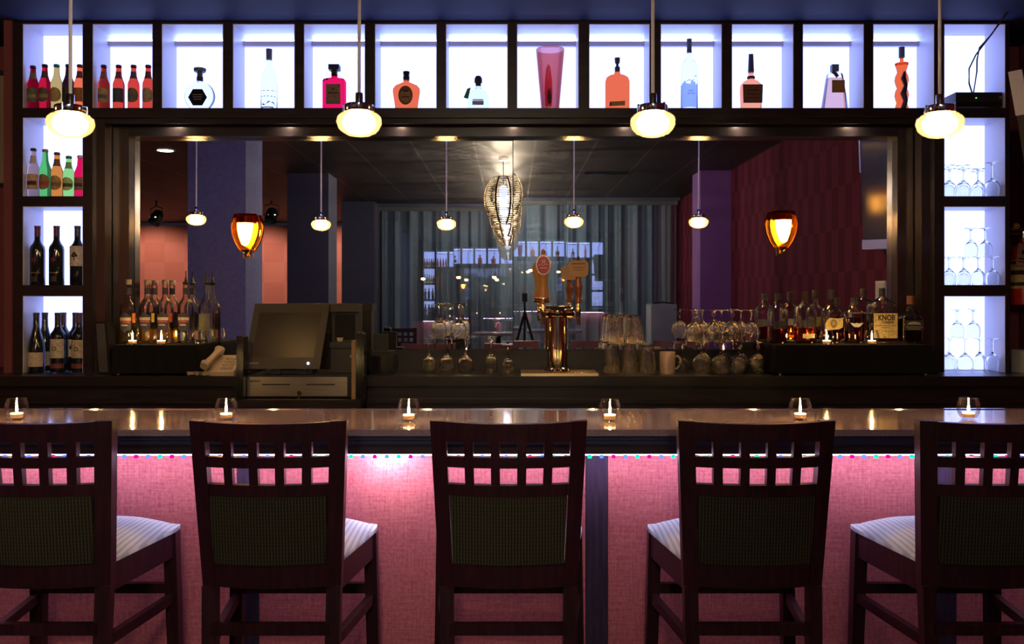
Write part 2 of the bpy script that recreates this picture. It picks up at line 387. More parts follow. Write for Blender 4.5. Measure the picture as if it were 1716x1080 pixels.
bm = B(); bx(bm, -3.1, 2.85, 2.767-3, 3.29-3, 1.05, 1.07); obj('countertop', bm, granite(), BR, bevel=.006, seg=3)
obj('metal_trim', bx(B(), -3.1, 2.85, 3.291-3, 3.305-3, 1.045, 1.073), CHROME, BR, bevel=.004)
DRINK = principled('blue black lacquer', (.040, .044, .095), .28, spec=.6)
bm = B(); bx(bm, -3.1, 2.85, 2.790-3, 3.25-3, 1.034, 1.0495); bx(bm, -3.1, 2.85, 2.805-3, 3.25-3, 1.018, 1.034); bx(bm, -3.1, 2.85, 2.822-3, 3.25-3, 1.010, 1.018)
obj('edge_moulding', bm, DRINK, BR, bevel=.003)
obj('apron', bx(B(), -3.1, 2.85, 2.838-3, 2.862-3, .981, 1.0099), principled('plum lacquer', (.045, .024, .035), .35), BR, bevel=.003)
def fabric():
    m = principled('rose woven laminate', (.62, .155, .215), .62, spec=.25); nt = m.node_tree; b = nt.nodes['Principled BSDF']
    tc = nt.nodes.new('ShaderNodeTexCoord'); out = None
    for sc in ((6, 1, 160), (160, 1, 6), (55, 1, 55)):
        mp = nt.nodes.new('ShaderNodeMapping'); mp.inputs['Scale'].default_value = sc
        nz = nt.nodes.new('ShaderNodeTexNoise'); nz.inputs['Scale'].default_value = 1.6; nz.inputs['Detail'].default_value = 3
        nt.links.new(tc.outputs['Object'], mp.inputs[0]); nt.links.new(mp.outputs[0], nz.inputs['Vector'])
        if out is None: out = nz.outputs['Fac']
        else:
            a = nt.nodes.new('ShaderNodeMath'); a.operation = 'ADD'; nt.links.new(out, a.inputs[0]); nt.links.new(nz.outputs['Fac'], a.inputs[1]); out = a.outputs[0]
    d = nt.nodes.new('ShaderNodeMath'); d.operation = 'DIVIDE'; d.inputs[1].default_value = 3; nt.links.new(out, d.inputs[0])
    rp = nt.nodes.new('ShaderNodeValToRGB'); rp.color_ramp.elements[0].position = .36; rp.color_ramp.elements[1].position = .66
    rp.color_ramp.elements[0].color = (.45, .085, .115, 1); rp.color_ramp.elements[1].color = (.78, .25, .28, 1)
    nt.links.new(d.outputs[0], rp.inputs[0]); nt.links.new(rp.outputs[0], b.inputs['Base Color']); return m
ROSE = fabric()
stiles = [-2.10, -.908, .286, 1.48, 2.67]; prev = -3.1
STILE = principled('dark stile', (.050, .030, .060), .35, noise=.3, nscale=8, stretch=(10, 10, 1))
for s in stiles+[None]:
    b = (s-.0365) if s is not None else 2.85
    obj('front_panel', bx(B(), prev+.002, b-.002, 3.02-3, 3.04-3, .10, 1.0), ROSE, BR, smooth=False)
    if s is not None:
        obj('stile', bx(B(), s-.0365, s+.0365, 3.017-3, 3.045-3, .0, 1.0), STILE, BR, smooth=False); prev = s+.0365
bm = B(); bx(bm, -3.1, 2.85, 3.046-3, 3.22-3, 0, 1.009); bx(bm, -3.1, 2.85, 3.008-3, 3.045-3, 0, .098); obj('bar_body', bm, BLACK, BR, smooth=False)

# strip of coloured lights under the bar edge
L = thing('led_strip_light', 'strip of white and coloured lights under the bar edge', 'light strip', (0, 2.935, .969))
obj('channel', bx(B(), -2.4, 2.4, -.012, .012, .0, .006), WHITEP, L, smooth=False)
obj('diffuser', bx(B(), -2.4, 2.4, -.010, .010, -.007, -.0005), emis('strip glow', (.92, .82, 1.1), 11.5), L, smooth=False)
RGB = [emis('red diode', (1, .0, .05), 5), emis('green diode', (.0, 1, .16), 3.2), emis('blue diode', (.012, .035, 1), 7)]
pat = [2, 1, 2, 0, 1, 2, 0, 2, 1, 0]
for k in range(96):
    x = -1.88+k*.0395
    obj('diode', bx(B(), x-.0055, x+.0055, -.0205, -.011, -.0145, -.004), RGB[pat[k % 10]], L, smooth=False)
L2 = thing('under_bar_lamp', 'small bright lamp under the bar edge between second and third stools', 'lamp', (-.42, 2.94, .995))
bm = B(); lathe(bm, [(0, -.004), (.035, -.004), (.036, .012), (0, .012)], 20); obj('housing', bm, CHROME, L2)
bm = B(); lathe(bm, [(0, -.007), (.030, -.007), (.030, -.0045), (0, -.0045)], 20); obj('lens', bm, emis('puck glow', (1, .86, .95), 100), L2)
# ---------------------------------------------------------------- bar stools
BACKFAB = stripes('olive striped upholstery', (.020, .018, .014), (.072, .062, .036), .0085, 'X', cross=('Z', .011, .30))
SEATFAB = stripes('grey blue striped upholstery', (.36, .42, .52), (.54, .60, .70), .014, 'X', cross=('Y', .006, .25))
def hw(z): return .195+(.219-.195)*min(1, max(0, (z-.68)/.46))
def lean(z): return -.10*(z-.70) if z > .70 else -.02*(.70-z)
def slab(bm, u0, u1, z0, z1, t, n=10, sag=0., curve=.036, d0=0., bulge=0.):
    """a board of the curved back: u across, z up, t thick"""
    rows = []
    for i in range(n+1):
        u = u0+(u1-u0)*i/n; row = []
        for z, d in ((z0, -t/2), (z1, -t/2), (z1, t/2), (z0, t/2)):
            zz = z-(sag*(1-u*u) if z == z1 else 0)
            row.append((u*hw(z), lean(z)-curve*(1-u*u)+d+d0, zz))
        rows.append(row)
    return ring_loft(bm, rows)
def make_stool(label):
    t = thing('bar_stool', label, 'bar stool', group='bar stools')
    for s in (-1, 1):
        bm = B(); slab(bm, *( (-1, -.80) if s < 0 else (.80, 1)), .66, 1.14, .036, n=2)
        a0, a1 = s*.80*hw(.66), s*hw(.66); y0 = lean(.66)-.036*(1-.81)
        b0, b1 = s*.145, s*.186
        p0 = [(min(b0,b1), -.062, 0), (max(b0,b1), -.062, 0), (max(b0,b1), -.028, 0), (min(b0,b1), -.028, 0)]
        p1 = [(min(a0,a1), y0-.022, .668), (max(a0,a1), y0-.016, .668), (max(a0,a1), y0+.018, .668), (min(a0,a1), y0+.018, .668)]
        hexa(bm, p0+p1)
        obj('rear_leg', bm, WOOD, t, bevel=.003)
    obj('top_rail', slab(B(), -.80, .80, 1.083, 1.14, .026, sag=.006), WOOD, t, bevel=.003)
    bm = B(); slab(bm, -.80, .80, 1.010, 1.040, .024)
    wn, mn = .485/1.75*1.6/1.6, 0
    win, mul = .225, .119
    us = -.80
    for k in range(4):
        us += win
        slab(bm, us, us+mul, .962, 1.010, .022, n=2); slab(bm, us, us+mul, 1.040, 1.083, .022, n=2)
        us += mul
    obj('lattice', bm, WOOD, t, smooth=True)
    obj('lower_rail', slab(B(), -.80, .80, .930, .962, .026), WOOD, t, bevel=.002)
    obj('back_pad', slab(B(), -.785, .785, .737, .9295, .050, n=14), BACKFAB, t, bevel=.012, seg=3)
    obj('bottom_rail', slab(B(), -.80, .80, .668, .7365, .028), WOOD, t, bevel=.002)
    # seat cushion
    bm = B(); nu, nv = 16, 14; top = []; bot = []
    def sp(u, v, k):
        w = (.192+.062*v)*(1-.06*max(0, (v-.82)/.18)**2); y = .005+.405*v+.022*(1-u*u)*v
        e = (1-abs(u)**3.6)*(1-abs(2*v-1)**5)
        return (u*w*(1-.03*(1-e)), y, (.734+.046*e*(1-.15*u*u)) if k else .722)
    for j in range(nv+1):
        top.append([bm.verts.new(sp(-1+2*i/nu, j/nv, 1)) for i in range(nu+1)]); bot.append([bm.verts.new(sp(-1+2*i/nu, j/nv, 0)) for i in range(nu+1)])
    for j in range(nv):
        for i in range(nu):
            bm.faces.new((top[j][i], top[j][i+1], top[j+1][i+1], top[j+1][i])); bm.faces.new((bot[j][i], bot[j+1][i], bot[j+1][i+1], bot[j][i+1]))
    per = [(0, i) for i in range(nu+1)]+[(j, nu) for j in range(1, nv+1)]+[(nv, i) for i in range(nu-1, -1, -1)]+[(j, 0) for j in range(nv-1, 0, -1)]
    for a, b in zip(per, per[1:]+per[:1]): bm.faces.new((top[a[0]][a[1]], bot[a[0]][a[1]], bot[b[0]][b[1]], top[b[0]][b[1]]))
    obj('seat', bm, SEATFAB, t, bevel=.006, seg=3, ang=60)
    bm = B()
    hexa(bm, [(-.183,.012,.640),(-.165,.012,.640),(-.212,.365,.640),(-.232,.365,.640),(-.183,.012,.7215),(-.165,.012,.7215),(-.212,.365,.7215),(-.232,.365,.7215)])
    hexa(bm, [(.165,.012,.640),(.183,.012,.640),(.232,.365,.640),(.212,.365,.640),(.165,.012,.7215),(.183,.012,.7215),(.232,.365,.7215),(.212,.365,.7215)])
    bx(bm, -.212, .212, .370, .390, .640, .7215)
    obj('seat_frame', bm, WOOD, t)
    for s in (-1, 1):
        bm = B(); a = s*.216; b = s*.232
        hexa(bm, [(b-.018,.375,0),(b+.018,.375,0),(b+.018,.411,0),(b-.018,.411,0),(a-.021,.352,.72),(a+.021,.352,.72),(a+.021,.394,.72),(a-.021,.394,.72)])
        obj('front_leg', bm, WOOD, t, bevel=.002)
        obj('stretcher', bar(B(), (s*.172, -.025, .505), (s*.222, .372, .505), .022, .030), WOOD, t, bevel=.002)
    obj('stretcher', bar(B(), (-.165, -.035, .552), (.165, -.035, .552), .022, .032), WOOD, t, bevel=.002)
    obj('stretcher', bar(B(), (-.20, .375, .535), (.20, .375, .535), .022, .032), WOOD, t, bevel=.002)
    return t
YS = 2.515
sl = ['leftmost of the five dark wood bar stools, partly out of view', 'second dark wood bar stool from the left, in front of the cash drawer',
      'middle one of the five dark wood bar stools, at the centre of the bar', 'fourth dark wood bar stool from the left, right of the dark bar stile', 'rightmost of the five dark wood bar stools, cut by the photo edge']
stool = make_stool(sl[0]); stool.location = (-1.335, YS, 0)
for k, (x, rz) in enumerate(((-.683, .0), (-.013, 0), (.678, 0), (1.350, .0))): dup(stool, (x, YS, 0), rz, sl[k+1])
dup(stool, (-1.45, -1.89, 0), PI+.15, 'dark red lattice back stool by the curtain, left of two seen in the mirror', 'stools at the high tables')
dup(stool, (-.80, -2.55, 0), PI-.9, 'dark red lattice back stool by the curtain, right of two seen in the mirror', 'stools at the high tables')

# ---------------------------------------------------------------- pendant lamps over the bar
SHADE = thin('pendant bowl glass', (1.0, .84, .55), .1, True, .035, (1.0, .70, .30))
GLOW = emis('pendant glow', (1.0, .78, .57), 64)
def make_pendant(label):
    t = thing('pendant_lamp', label, 'pendant lamp', group='saucer pendant lamps over the bar')   # origin at the bowl bottom
    bm = B(); prof = [(0, 0), (.020, .0008), (.040, .005), (.058, .014), (.070, .026), (.077, .042), (.078, .052), (.074, .064), (.062, .074), (.044, .080),
                     (.043, .077), (.060, .071), (.071, .062), (.0745, .052), (.0735, .042), (.067, .028), (.056, .017), (.039, .008), (.020, .004), (0, .003)]
    lathe(bm, [(q*.95, z) for q, z in prof], 40); obj('shade', bm, SHADE, t)
    bm = B(); lathe(bm, [(0, .010), (.026, .012), (.042, .021), (.051, .034), (.054, .050), (.049, .061), (.036, .070), (0, .073)], 32); obj('diffuser', bm, GLOW, t)
    bm = B(); lathe(bm, [(.0, .0795), (.047, .0795), (.049, .083), (.049, .101), (.046, .104), (.013, .106), (.0125, .140), (.011, .143), (.0, .144)], 32); obj('cap', bm, CHROME, t)
    for k in range(3):
        a = 2*PI*k/3+.5; bm = B(); lathe(bm, [(0, .079), (.004, .079), (.004, .106), (0, .107)], 8, .049*math.cos(a), .049*math.sin(a)); obj('screw', bm, CHROME, t)
    tube(bm := B(), [(.0, 0, .143), (.0, 0, .35), (.0015, 0, .6), (0, 0, CEIL-2.045-.02)], .0055, 10); obj('cable', bm, principled('silver cable', (.85, .83, .92), .45, metal=.1), t)
    bm = B(); lathe(bm, [(0, CEIL-2.045-.03), (.055, CEIL-2.045-.028), (.06, CEIL-2.045-.002), (0, CEIL-2.045-.002)], 24); obj('ceiling_canopy', bm, CHROME, t)
    return t
YP = 2.893
pl = [(118, 231, 'leftmost pendant lamp hanging in front of the left bottle column'), (602, 229, 'pendant lamp hanging in front of the red square bottle, second from the left'),
      (1094, 230, 'pendant lamp hanging right of the photo centre, third from the left'), (1575, 231.5, 'rightmost pendant lamp hanging by the right glass column')]
pend = None
for px, py, lb in pl:
    loc = (X(px, YP), YP, Z(py, YP))
    if pend is None: pend = make_pendant(lb); pend.location = loc
    else: dup(pend, loc, .7, lb)
dup(pend, (-2.396, YP, 2.05), .3, 'pendant lamp seen only in the mirror, leftmost reflected one')

# ---------------------------------------------------------------- candles
FLAME = emis('candle flame', (1.0, .66, .24), 170)
WAX = emis('flame lit wax', (1.0, .60, .26), 3.0)  # wax is no lamp: the flame's light on it is put in as emission
def make_candle(label, group, lit=True):
    t = thing('votive_candle', label, 'candle', group=group)
    bm = B(); prof = [(0, 0), (.020, 0), (.027, .006), (.035, .022), (.0375, .038), (.035, .054), (.029, .072), (.0275, .072), (.033, .054), (.0355, .038), (.033, .023), (.025, .010), (.018, .006), (0, .006)]
    lathe(bm, prof, 32); obj('glass_cup', bm, CUP, t)
    if not lit: return t
    bm = B(); lathe(bm, [(0, .0065), (.0185, .0065), (.0195, .0185), (0, .0185)], 24); w_ = obj('tealight', bm, principled('amber wax', (.75, .42, .18), .4), t)
    bm = B(); lathe(bm, [(0, .0186), (.0192, .0186), (.0200, .0215), (.0185, .0225), (0, .0215)], 24); obj('molten_wax', bm, WAX, w_)
    bm = B(); lathe(bm, [(0, .022), (.0026, .026), (.0040, .033), (.0032, .042), (.0016, .052), (0, .060)], 12); obj('flame', bm, FLAME, t)
    return t
cg = 'glass votive candles on the bar'
cl = ['votive candle on the bar behind the leftmost stool', 'votive candle on the bar above the second stool', 'votive candle on the bar just left of the middle stool',
      'votive candle on the bar just right of the middle stool', 'votive candle on the bar above the fourth stool', 'votive candle on the bar above the rightmost stool']
cand = make_candle(cl[0], cg); cand.location = (X(28, 3.01), 3.01, 1.0705)
for px, y, lb in ((379, 3.0, cl[1]), (685, 2.97, cl[2]), (1022, 2.97, cl[3]), (1341, 3.0, cl[4]), (1623, 3.02, cl[5])): dup(cand, (X(px, y), y, 1.0705), 0, lb)

# ---------------------------------------------------------------- bottles
def label_mat(name, col): return principled(name, col, .7, noise=.25, nscale=70)
def bottle(label, loc, prof, glass, group=None, n=28, name='bottle'):
    t = thing(name, label, 'bottle', loc, 0, group); bm = B(); lathe(bm, prof, n); obj('glass', bm, glass, t); return t
def wrap(t, r, z0, z1, col, half=1.15, shape=None, name='label', cname=None):
    bm = B(); arc_label(bm, r, z0, z1, -half, half, 14, shape); return obj(name, bm, label_mat(cname or ('paper %.2f %.2f %.2f' % col), col), t)
BEERP = [(0, 0), (.027, 0), (.0293, .004), (.0293, .128), (.028, .140), (.0205, .160), (.0155, .178), (.0135, .205), (.0128, .222), (.0142, .2225), (.0142, .230), (.0125, .231), (0, .231)]
def beer(label, loc, glass, lab, neck, cap, group, h=.231, lshape=None, lz=(.035, .108), acc=None):
    k = h/.231; prof = [(r, z*k) for r, z in BEERP]
    t = bottle(label, loc, prof, glass, group, name='beer_bottle')
    a = wrap(t, .0297, lz[0]*k, lz[1]*k, lab, 1.25, lshape)
    if acc: wrap(a, .0300, (lz[0]+.02)*k, (lz[0]+.04)*k, acc, .95, None, 'label_band')
    if neck:
        bm = B(); ring = [(.0215*1.0, .160*k), (.0162, .178*k), (.0143, .198*k)]
        for (r0, z0), (r1, z1) in zip(ring, ring[1:]):
            lo = [bm.verts.new((r0*math.sin(q/8*2.6-1.3), -r0*math.cos(q/8*2.6-1.3), z0)) for q in range(9)]; hi = [bm.verts.new((r1*math.sin(q/8*2.6-1.3), -r1*math.cos(q/8*2.6-1.3), z1)) for q in range(9)]
            for q in range(8): bm.faces.new((lo[q], lo[q+1], hi[q+1], hi[q]))
        obj('neck_label', bm, label_mat('paper %.2f %.2f %.2f' % neck, neck), t)
    bm = B(); lathe(bm, [(0.0, .2312*k), (.0152, .2312*k-.010), (.0156, .2312*k-.001), (.013, .2345*k), (0, .2355*k)], 20); obj('cap', bm, principled('cap %.2f %.2f %.2f' % cap, cap, .35, metal=.4), t)
    return t
G_CRIM = tint('crimson glass', (.66, .075, .115), 1.18); G_ORNG = tint('red amber glass', (.73, .19, .12), 1.18); G_OLIVE = tint('olive glass', (.64, .50, .22), 1.18); G_DARK = tint('dark brown glass', (.12, .06, .06))
G_FIRE = tint('orange glass', (.84, .33, .16), 1.2); G_GREEN = tint('green glass', (.30, .62, .26), 1.18); G_LIME = tint('pale green glass', (.50, .72, .32), 1.18); G_AMBER = tint('amber glass', (.76, .42, .15), 1.18); G_PALE = tint('pale bottle', (.88, .72, .62))
G_RED = tint('red glass', (.83, .07, .20), 1.2); G_PURE = tint('colourless glass', (.89, .93, .97), 1.32)
G_FROST = tint('frosted blue glass', (.72, .78, .92), 1.08)
g1 = 'beer bottles in the top left compartment'; yb = 4.648; zt = ZT0+.0005
dk = (.10, .09, .08)
spec = [(50, G_CRIM, (.10, .13, .09), (.22, .14, .08), (.10, .03, .03), None, 'crimson beer bottle with green landscape label, first in the top left compartment', .225),
        (73, G_CRIM, (.12, .08, .09), (.10, .05, .05), (.09, .03, .03), OVAL, 'crimson beer bottle with arched dark label, second in the top left compartment', .232),
        (96, G_OLIVE, (.42, .30, .13), None, (.05, .35, .18), OVAL, 'olive beer bottle with green neck and tan oval label in the top left compartment', .232),
        (118, G_DARK, (.03, .03, .03), None, (.05, .05, .06), None, 'very dark beer bottle behind the leftmost lamp cable, top left compartment', .232),
        (134, G_FIRE, (.30, .12, .05), (.20, .05, .02), (.20, .05, .03), None, 'bright orange beer bottle at the right end of the top left compartment', .231)]
for px, g, lab, nk, cp, shp, lb, h in spec:
    beer(lb, ({50: -2.5235, 73: -2.4615, 96: -2.3995, 118: -2.3375, 134: -2.2775}[px], yb-.012, zt), g, lab, nk, cp, g1, h, shp, acc=(.30, .22, .12) if px in (50, 73) else None)
g2 = 'beer bottles in the second top compartment'
for k, (px, lab, nk, shp, lb) in enumerate(((174, (.36, .26, .14), (.25, .10, .06), None, 'tan striped label beer bottle, first'), (199, (.05, .06, .10), (.18, .05, .04), None, 'navy wave label beer bottle, second'),
        (224, (.16, .12, .08), (.06, .07, .16), OVAL, 'blue necked round label beer bottle, third'), (248.5, (.34, .26, .18), (.10, .06, .05), OVAL, 'cream label beer bottle, last'))):
    beer(lb+' of the red amber row in the second compartment', (X(px, yb), yb, zt), G_ORNG, lab, nk, (.14, .03, .03), g2, .232, shp, acc=(.10, .10, .14) if k in (0, 2) else None)
g3 = 'bottles in the second left compartment'; z2 = ROWS[0][0]+.0005; yb2 = 4.66
beer('clear bottle with cream neck and white label, first in the second left compartment', (-2.5235, yb2-.02, z2), G_PALE, (.55, .36, .24), (.62, .52, .42), (.05, .05, .06), g3, .252, None, acc=(.06, .03, .04))
beer('green bottle with tan foil neck and oval label in the second left compartment', (-2.4615, yb2-.02, z2), G_GREEN, (.30, .20, .11), None, (.40, .30, .18), g3, .247, OVAL, acc=(.40, .06, .05))
beer('amber bottle with round cream label in the second left compartment', (-2.3995, yb2-.02, z2), G_AMBER, (.42, .28, .13), (.25, .12, .06), (.28, .07, .04), g3, .231, OVAL, acc=(.25, .13, .06))
beer('short pale green bottle with oval label in the second left compartment', (-2.3375, yb2-.02, z2), G_LIME, (.45, .62, .32), (.30, .55, .28), (.05, .30, .10), g3, .212, OVAL, acc=(.05, .10, .05))
beer('bright red bottle with white cap, last in the second left compartment', (-2.2775, yb2-.02, z2), G_RED, (.35, .16, .12), None, (.75, .75, .78), g3, .215, None, acc=(.05, .05, .08))
# wine bottles
WINEG = principled('near black wine glass', (.012, .014, .018), .08, spec=.7, coat=.4)
def wine(label, loc, group, foil, lab=None, lz=(.05, .13), slope=False, emblem=None, lab2=None, foot=None):
    p = [(0, .004), (.02, 0), (.035, 0), (.0375, .004), (.0375, .185), (.035, .203), (.022, .222), (.0155, .238), (.0142, .30), (.0155, .301), (.0155, .312), (0, .312)]
    if slope: p = [(0, .004), (.02, 0), (.038, 0), (.0410, .005), (.0410, .125), (.036, .160), (.024, .205), (.0165, .238), (.0145, .30), (.0155, .301), (.0155, .312), (0, .312)]
    t = thing('wine_bottle', label, 'bottle', loc, 0, group); bm = B(); lathe(bm, p, 28); obj('glass', bm, WINEG, t)
    bm = B(); lathe(bm, [(.0152, .245), (.0150, .300), (.0160, .3005), (.0160, .3128), (0, .3135)], 20, cap=False); obj('foil', bm, principled('foil %.2f %.2f' % foil[:2], foil, .4), t)
    r = (.0414 if slope else .0379)
    if lab:
        a = wrap(t, r, *lz, lab, 1.3)
        if emblem == 'tree':
            bm = B(); zc = (lz[0]+lz[1])/2
            for dx, dz, rr in ((0, .006, .012), (-.009, .002, .008), (.009, .003, .008), (0, .014, .008)):
                vs = [bm.verts.new(((r+.0006)*math.sin((dx+rr*math.cos(q))/r), -(r+.0006)*math.cos((dx+rr*math.cos(q))/r), zc+dz+rr*math.sin(q))) for q in [2*PI*i/12 for i in range(12)]]; bm.faces.new(vs)
            arc_label(bm, r+.0006, zc-.024, zc, -.07, .07, 2); obj('printed_tree', bm, INK, a)
        if emblem == 'seal':
            bm = B(); zc = (lz[0]+lz[1])/2
            for q in range(16):
                a0 = 2*PI*q/16; a1 = 2*PI*(q+1)/16
                pts = [(.011, a0), (.011, a1), (.007, a1), (.007, a0)]
                bm.faces.new([bm.verts.new(((r+.0006)*math.sin(R*math.cos(A)/r), -(r+.0006)*math.cos(R*math.cos(A)/r), zc+R*math.sin(A))) for R, A in pts])
            obj('printed_seal', bm, INK, a)
    if lab2: wrap(t, r, .022, .046, lab2, 1.3, None, 'lower_label')
    if emblem == 'dots':
        bm = B()
        for q in range(8):
            A = 2*PI*q/8; x0, zc = .008*math.cos(A), .132+.008*math.sin(A)
            bm.faces.new([bm.verts.new(((r+.0005)*math.sin((x0+.0028*math.cos(w))/r), -(r+.0005)*math.cos((x0+.0028*math.cos(w))/r), zc+.0028*math.sin(w))) for w in [2*PI*i/8 for i in range(8)]])
        obj('red_emblem', bm, principled('emblem red', (.35, .02, .05), .6), t)
        wrap(t, r, .064, .0665, (.40, .22, .16), .8, None, 'copper_line')
        wrap(t, r, .018, .045, (.05, .03, .035), .45, None, 'lower_label')
    return t
g4 = 'wine bottles in the third left compartment'; z3 = ROWS[1][0]+.0005; yw = 4.66
wine('black wine bottle with red emblem and red foil, left of the identical pair', (X(63, yw), yw, z3), g4, (.12, .02, .04), emblem='dots')
wine('black wine bottle with red emblem and dark red foil, right of the pair', (X(95, yw), yw, z3), g4, (.10, .02, .03), emblem='dots')
wine('wine bottle with cream tree label at right of the third left compartment', (X(130, yw), yw, z3), g4, (.04, .03, .04), (.62, .52, .42), (.10, .205), emblem='tree')
g5 = 'wine bottles in the bottom left compartment'; z4 = 1.1025
wine('sloping wine bottle with plain cream label at the left of the bottom left compartment', (-2.5125, 4.648, z4), g5, (.05, .03, .04), (.55, .43, .34), (.03, .105), slope=True)
wine('sloping wine bottle standing behind the plain cream label bottle', (-2.5125, 4.733, z4), g5, (.05, .03, .04), (.50, .40, .32), (.03, .105), slope=True)
wine('wine bottle with seal label and red lower band in the bottom left compartment', (X(97, 4.648), 4.648, z4), g5, (.06, .04, .04), (.60, .50, .38), (.075, .175), emblem='seal', lab2=(.22, .05, .05))
wine('dark wine bottle standing behind the seal label bottle', (-2.425, 4.755, z4), g5, (.12, .05, .07))
wine('wine bottle with white tree label in the bottom left compartment', (-2.341, 4.718, z4), g5, (.06, .03, .05), (.62, .54, .44), (.078, .17), emblem='tree')
wine('wine bottle with cream label cut off by the upright, bottom left compartment', (-2.2865, 4.648, z4), g5, (.14, .06, .06), (.50, .38, .28), (.075, .17), emblem='seal', lab2=(.22, .05, .05))

# ---- display bottles of the top row
yd = 4.69
def disp(label, px, name='display_bottle'): return thing(name, label, 'bottle', (X(px, yd), yd, zt), 0, 'display bottles on the lit top shelf')
def zz(py): return (ZT0-(ZT0-Z(py, yd)))-ZT0      # height over the shelf of a row of the photo
def h_(py): return Z(py, yd)-ZT0
def flat_label(par, pts, y, m, name='label', t=.0012): return obj(name, prism(B(), pts, y-t, y), m, par, smooth=False)
def rect(w, z0, z1, cx=0): return [(cx-w, z0), (cx+w, z0), (cx+w, z1), (cx-w, z1)]
def shell(secs, t=.003): pass
# round decanter with black hexagon
t = disp('round clear decanter with black hexagonal label and flat black stopper', 335)
bm = B(); secs = [(0, .045, .03, 2)]
for q in range(1, 12):
    a = -PI/2+.62+(PI-1.0)*q/12; secs.append((.079+.079*math.sin(a), .079*math.cos(a)+.002, .034*math.cos(a)**.5, 2.2))
secs += [(.150, .030, .022, 2), (.157, .016, .016, 2), (.185, .015, .015, 2)]
loft(bm, secs, 36); obj('glass', bm, G_PURE, t)
o_ = flat_label(t, ngon(6, .050, 0, .068, 0), -.0345, BLACKG); bm = B()
for k in range(3): bx(bm, -.028+k*.004, .028-k*.004, -.0372, -.0362, .080-k*.012, .083-k*.012)
obj('lettering', bm, principled('grey print', (.25, .25, .28), .6), o_, smooth=False)
bm = B(); lathe(bm, [(0, .1855), (.015, .1855), (.015, .205), (.020, .206), (.032, .212), (.034, .226), (.030, .230), (0, .230)], 8); obj('stopper', bm, principled('dark stopper', (.05, .05, .07), .4), t)
bm = B(); lathe(bm, [(.0162, .164), (.0162, .184), (.0168, .184), (.0168, .164)], 20, cap=False); obj('neck_band', bm, BLACK, t)
# tall clear bottle with landscape
t = disp('tall slim clear bottle with etched mountain band and grey cap', 451)
bm = B(); lathe(bm, [(0, 0), (.040, 0), (.043, .006), (.043, .13), (.041, .17), (.030, .215), (.018, .235), (.0145, .25), (.0145, .30), (0, .30)], 32); obj('glass', bm, G_PURE, t)
bm = B(); lathe(bm, [(0, .274), (.0155, .274), (.0165, .332), (0, .333)], 20); obj('cap', bm, principled('slate cap', (.10, .12, .20), .4), t)
bm = B()
def MTN(ph): return lambda u: (.0, .45+.3*math.sin(5*u+ph)+.22*math.sin(11*u+ph))
arc_label(bm, .0434, .022, .062, -1.3, 1.3, 24, lambda u: (.30+.2*math.sin(5*u), .42+.2*math.sin(5*u)+.1*math.sin(13*u))); arc_label(bm, .0434, .066, .084, -1.2, 1.2, 24, lambda u: (.3, .42+.15*math.sin(17*u)))
arc_label(bm, .0434, .092, .112, -1.2, 1.2, 24, lambda u: (.48, .58+.1*math.sin(14*u))); obj('label', bm, principled('etched blue', (.22, .26, .36), .6), t)
wrap(t, .0434, .012, .018, (.30, .34, .42), .8, None, 'etched_band')
# red square bottle
t = disp('bright red square bottle with grey brown label and black square cap', 560.5)
bm = B(); loft(bm, [(0, .056, .030, 6), (.003, .060, .034, 6), (.160, .060, .034, 6), (.170, .054, .030, 5), (.176, .030, .022, 3), (.180, .017, .017, 2), (.198, .016, .016, 2)], 40); obj('glass', bm, G_RED, t)
o_ = flat_label(t, rect(.038, .032, .138), -.0345, label_mat('parchment', (.20, .15, .12))); bm = B(); bx(bm, -.028, .028, -.037, -.0362, .088, .0945); bx(bm, -.006, .006, -.037, -.0362, .107, .116); obj('lettering', bm, INK, o_, smooth=False)
bm = B(); bx(bm, -.014, .014, -.014, .014, .190, .218); bx(bm, -.028, .028, -.026, .026, .2185, .246); obj('cap', bm, BLACK, t, bevel=.002)
# orange crown flask
t = disp('orange rounded flask with oval dark label and black cap', 681)
bm = B(); loft(bm, [(0, .054, .030, 2.6), (.004, .058, .033, 2.6), (.05, .064, .036, 2.6), (.10, .072, .038, 2.6), (.120, .072, .036, 2.4), (.138, .058, .030, 2.2), (.150, .030, .022, 2), (.156, .016, .016, 2), (.168, .015, .015, 2)], 40); obj('glass', bm, G_FIRE, t)
o_ = flat_label(t, ngon(28, .038, 0, .078, 0, 1, 1.32), -.0385, label_mat('oval brown', (.13, .07, .05))); obj('label_centre', prism(B(), ngon(28, .030, 0, .072, 0, 1, 1.2), -.0408, -.0398), label_mat('oval tan', (.24, .14, .08)), o_, smooth=False)
bm = B(); bx(bm, -.020, .020, -.042, -.0410, .066, .071); bx(bm, -.016, .016, -.042, -.0410, .096, .106); obj('lettering', bm, INK, o_, smooth=False)
bm = B(); lathe(bm, [(0, .166), (.017, .166), (.018, .186), (.016, .188), (.016, .196), (.018, .198), (.018, .212), (0, .213)], 20); obj('cap', bm, BLACKG, t)
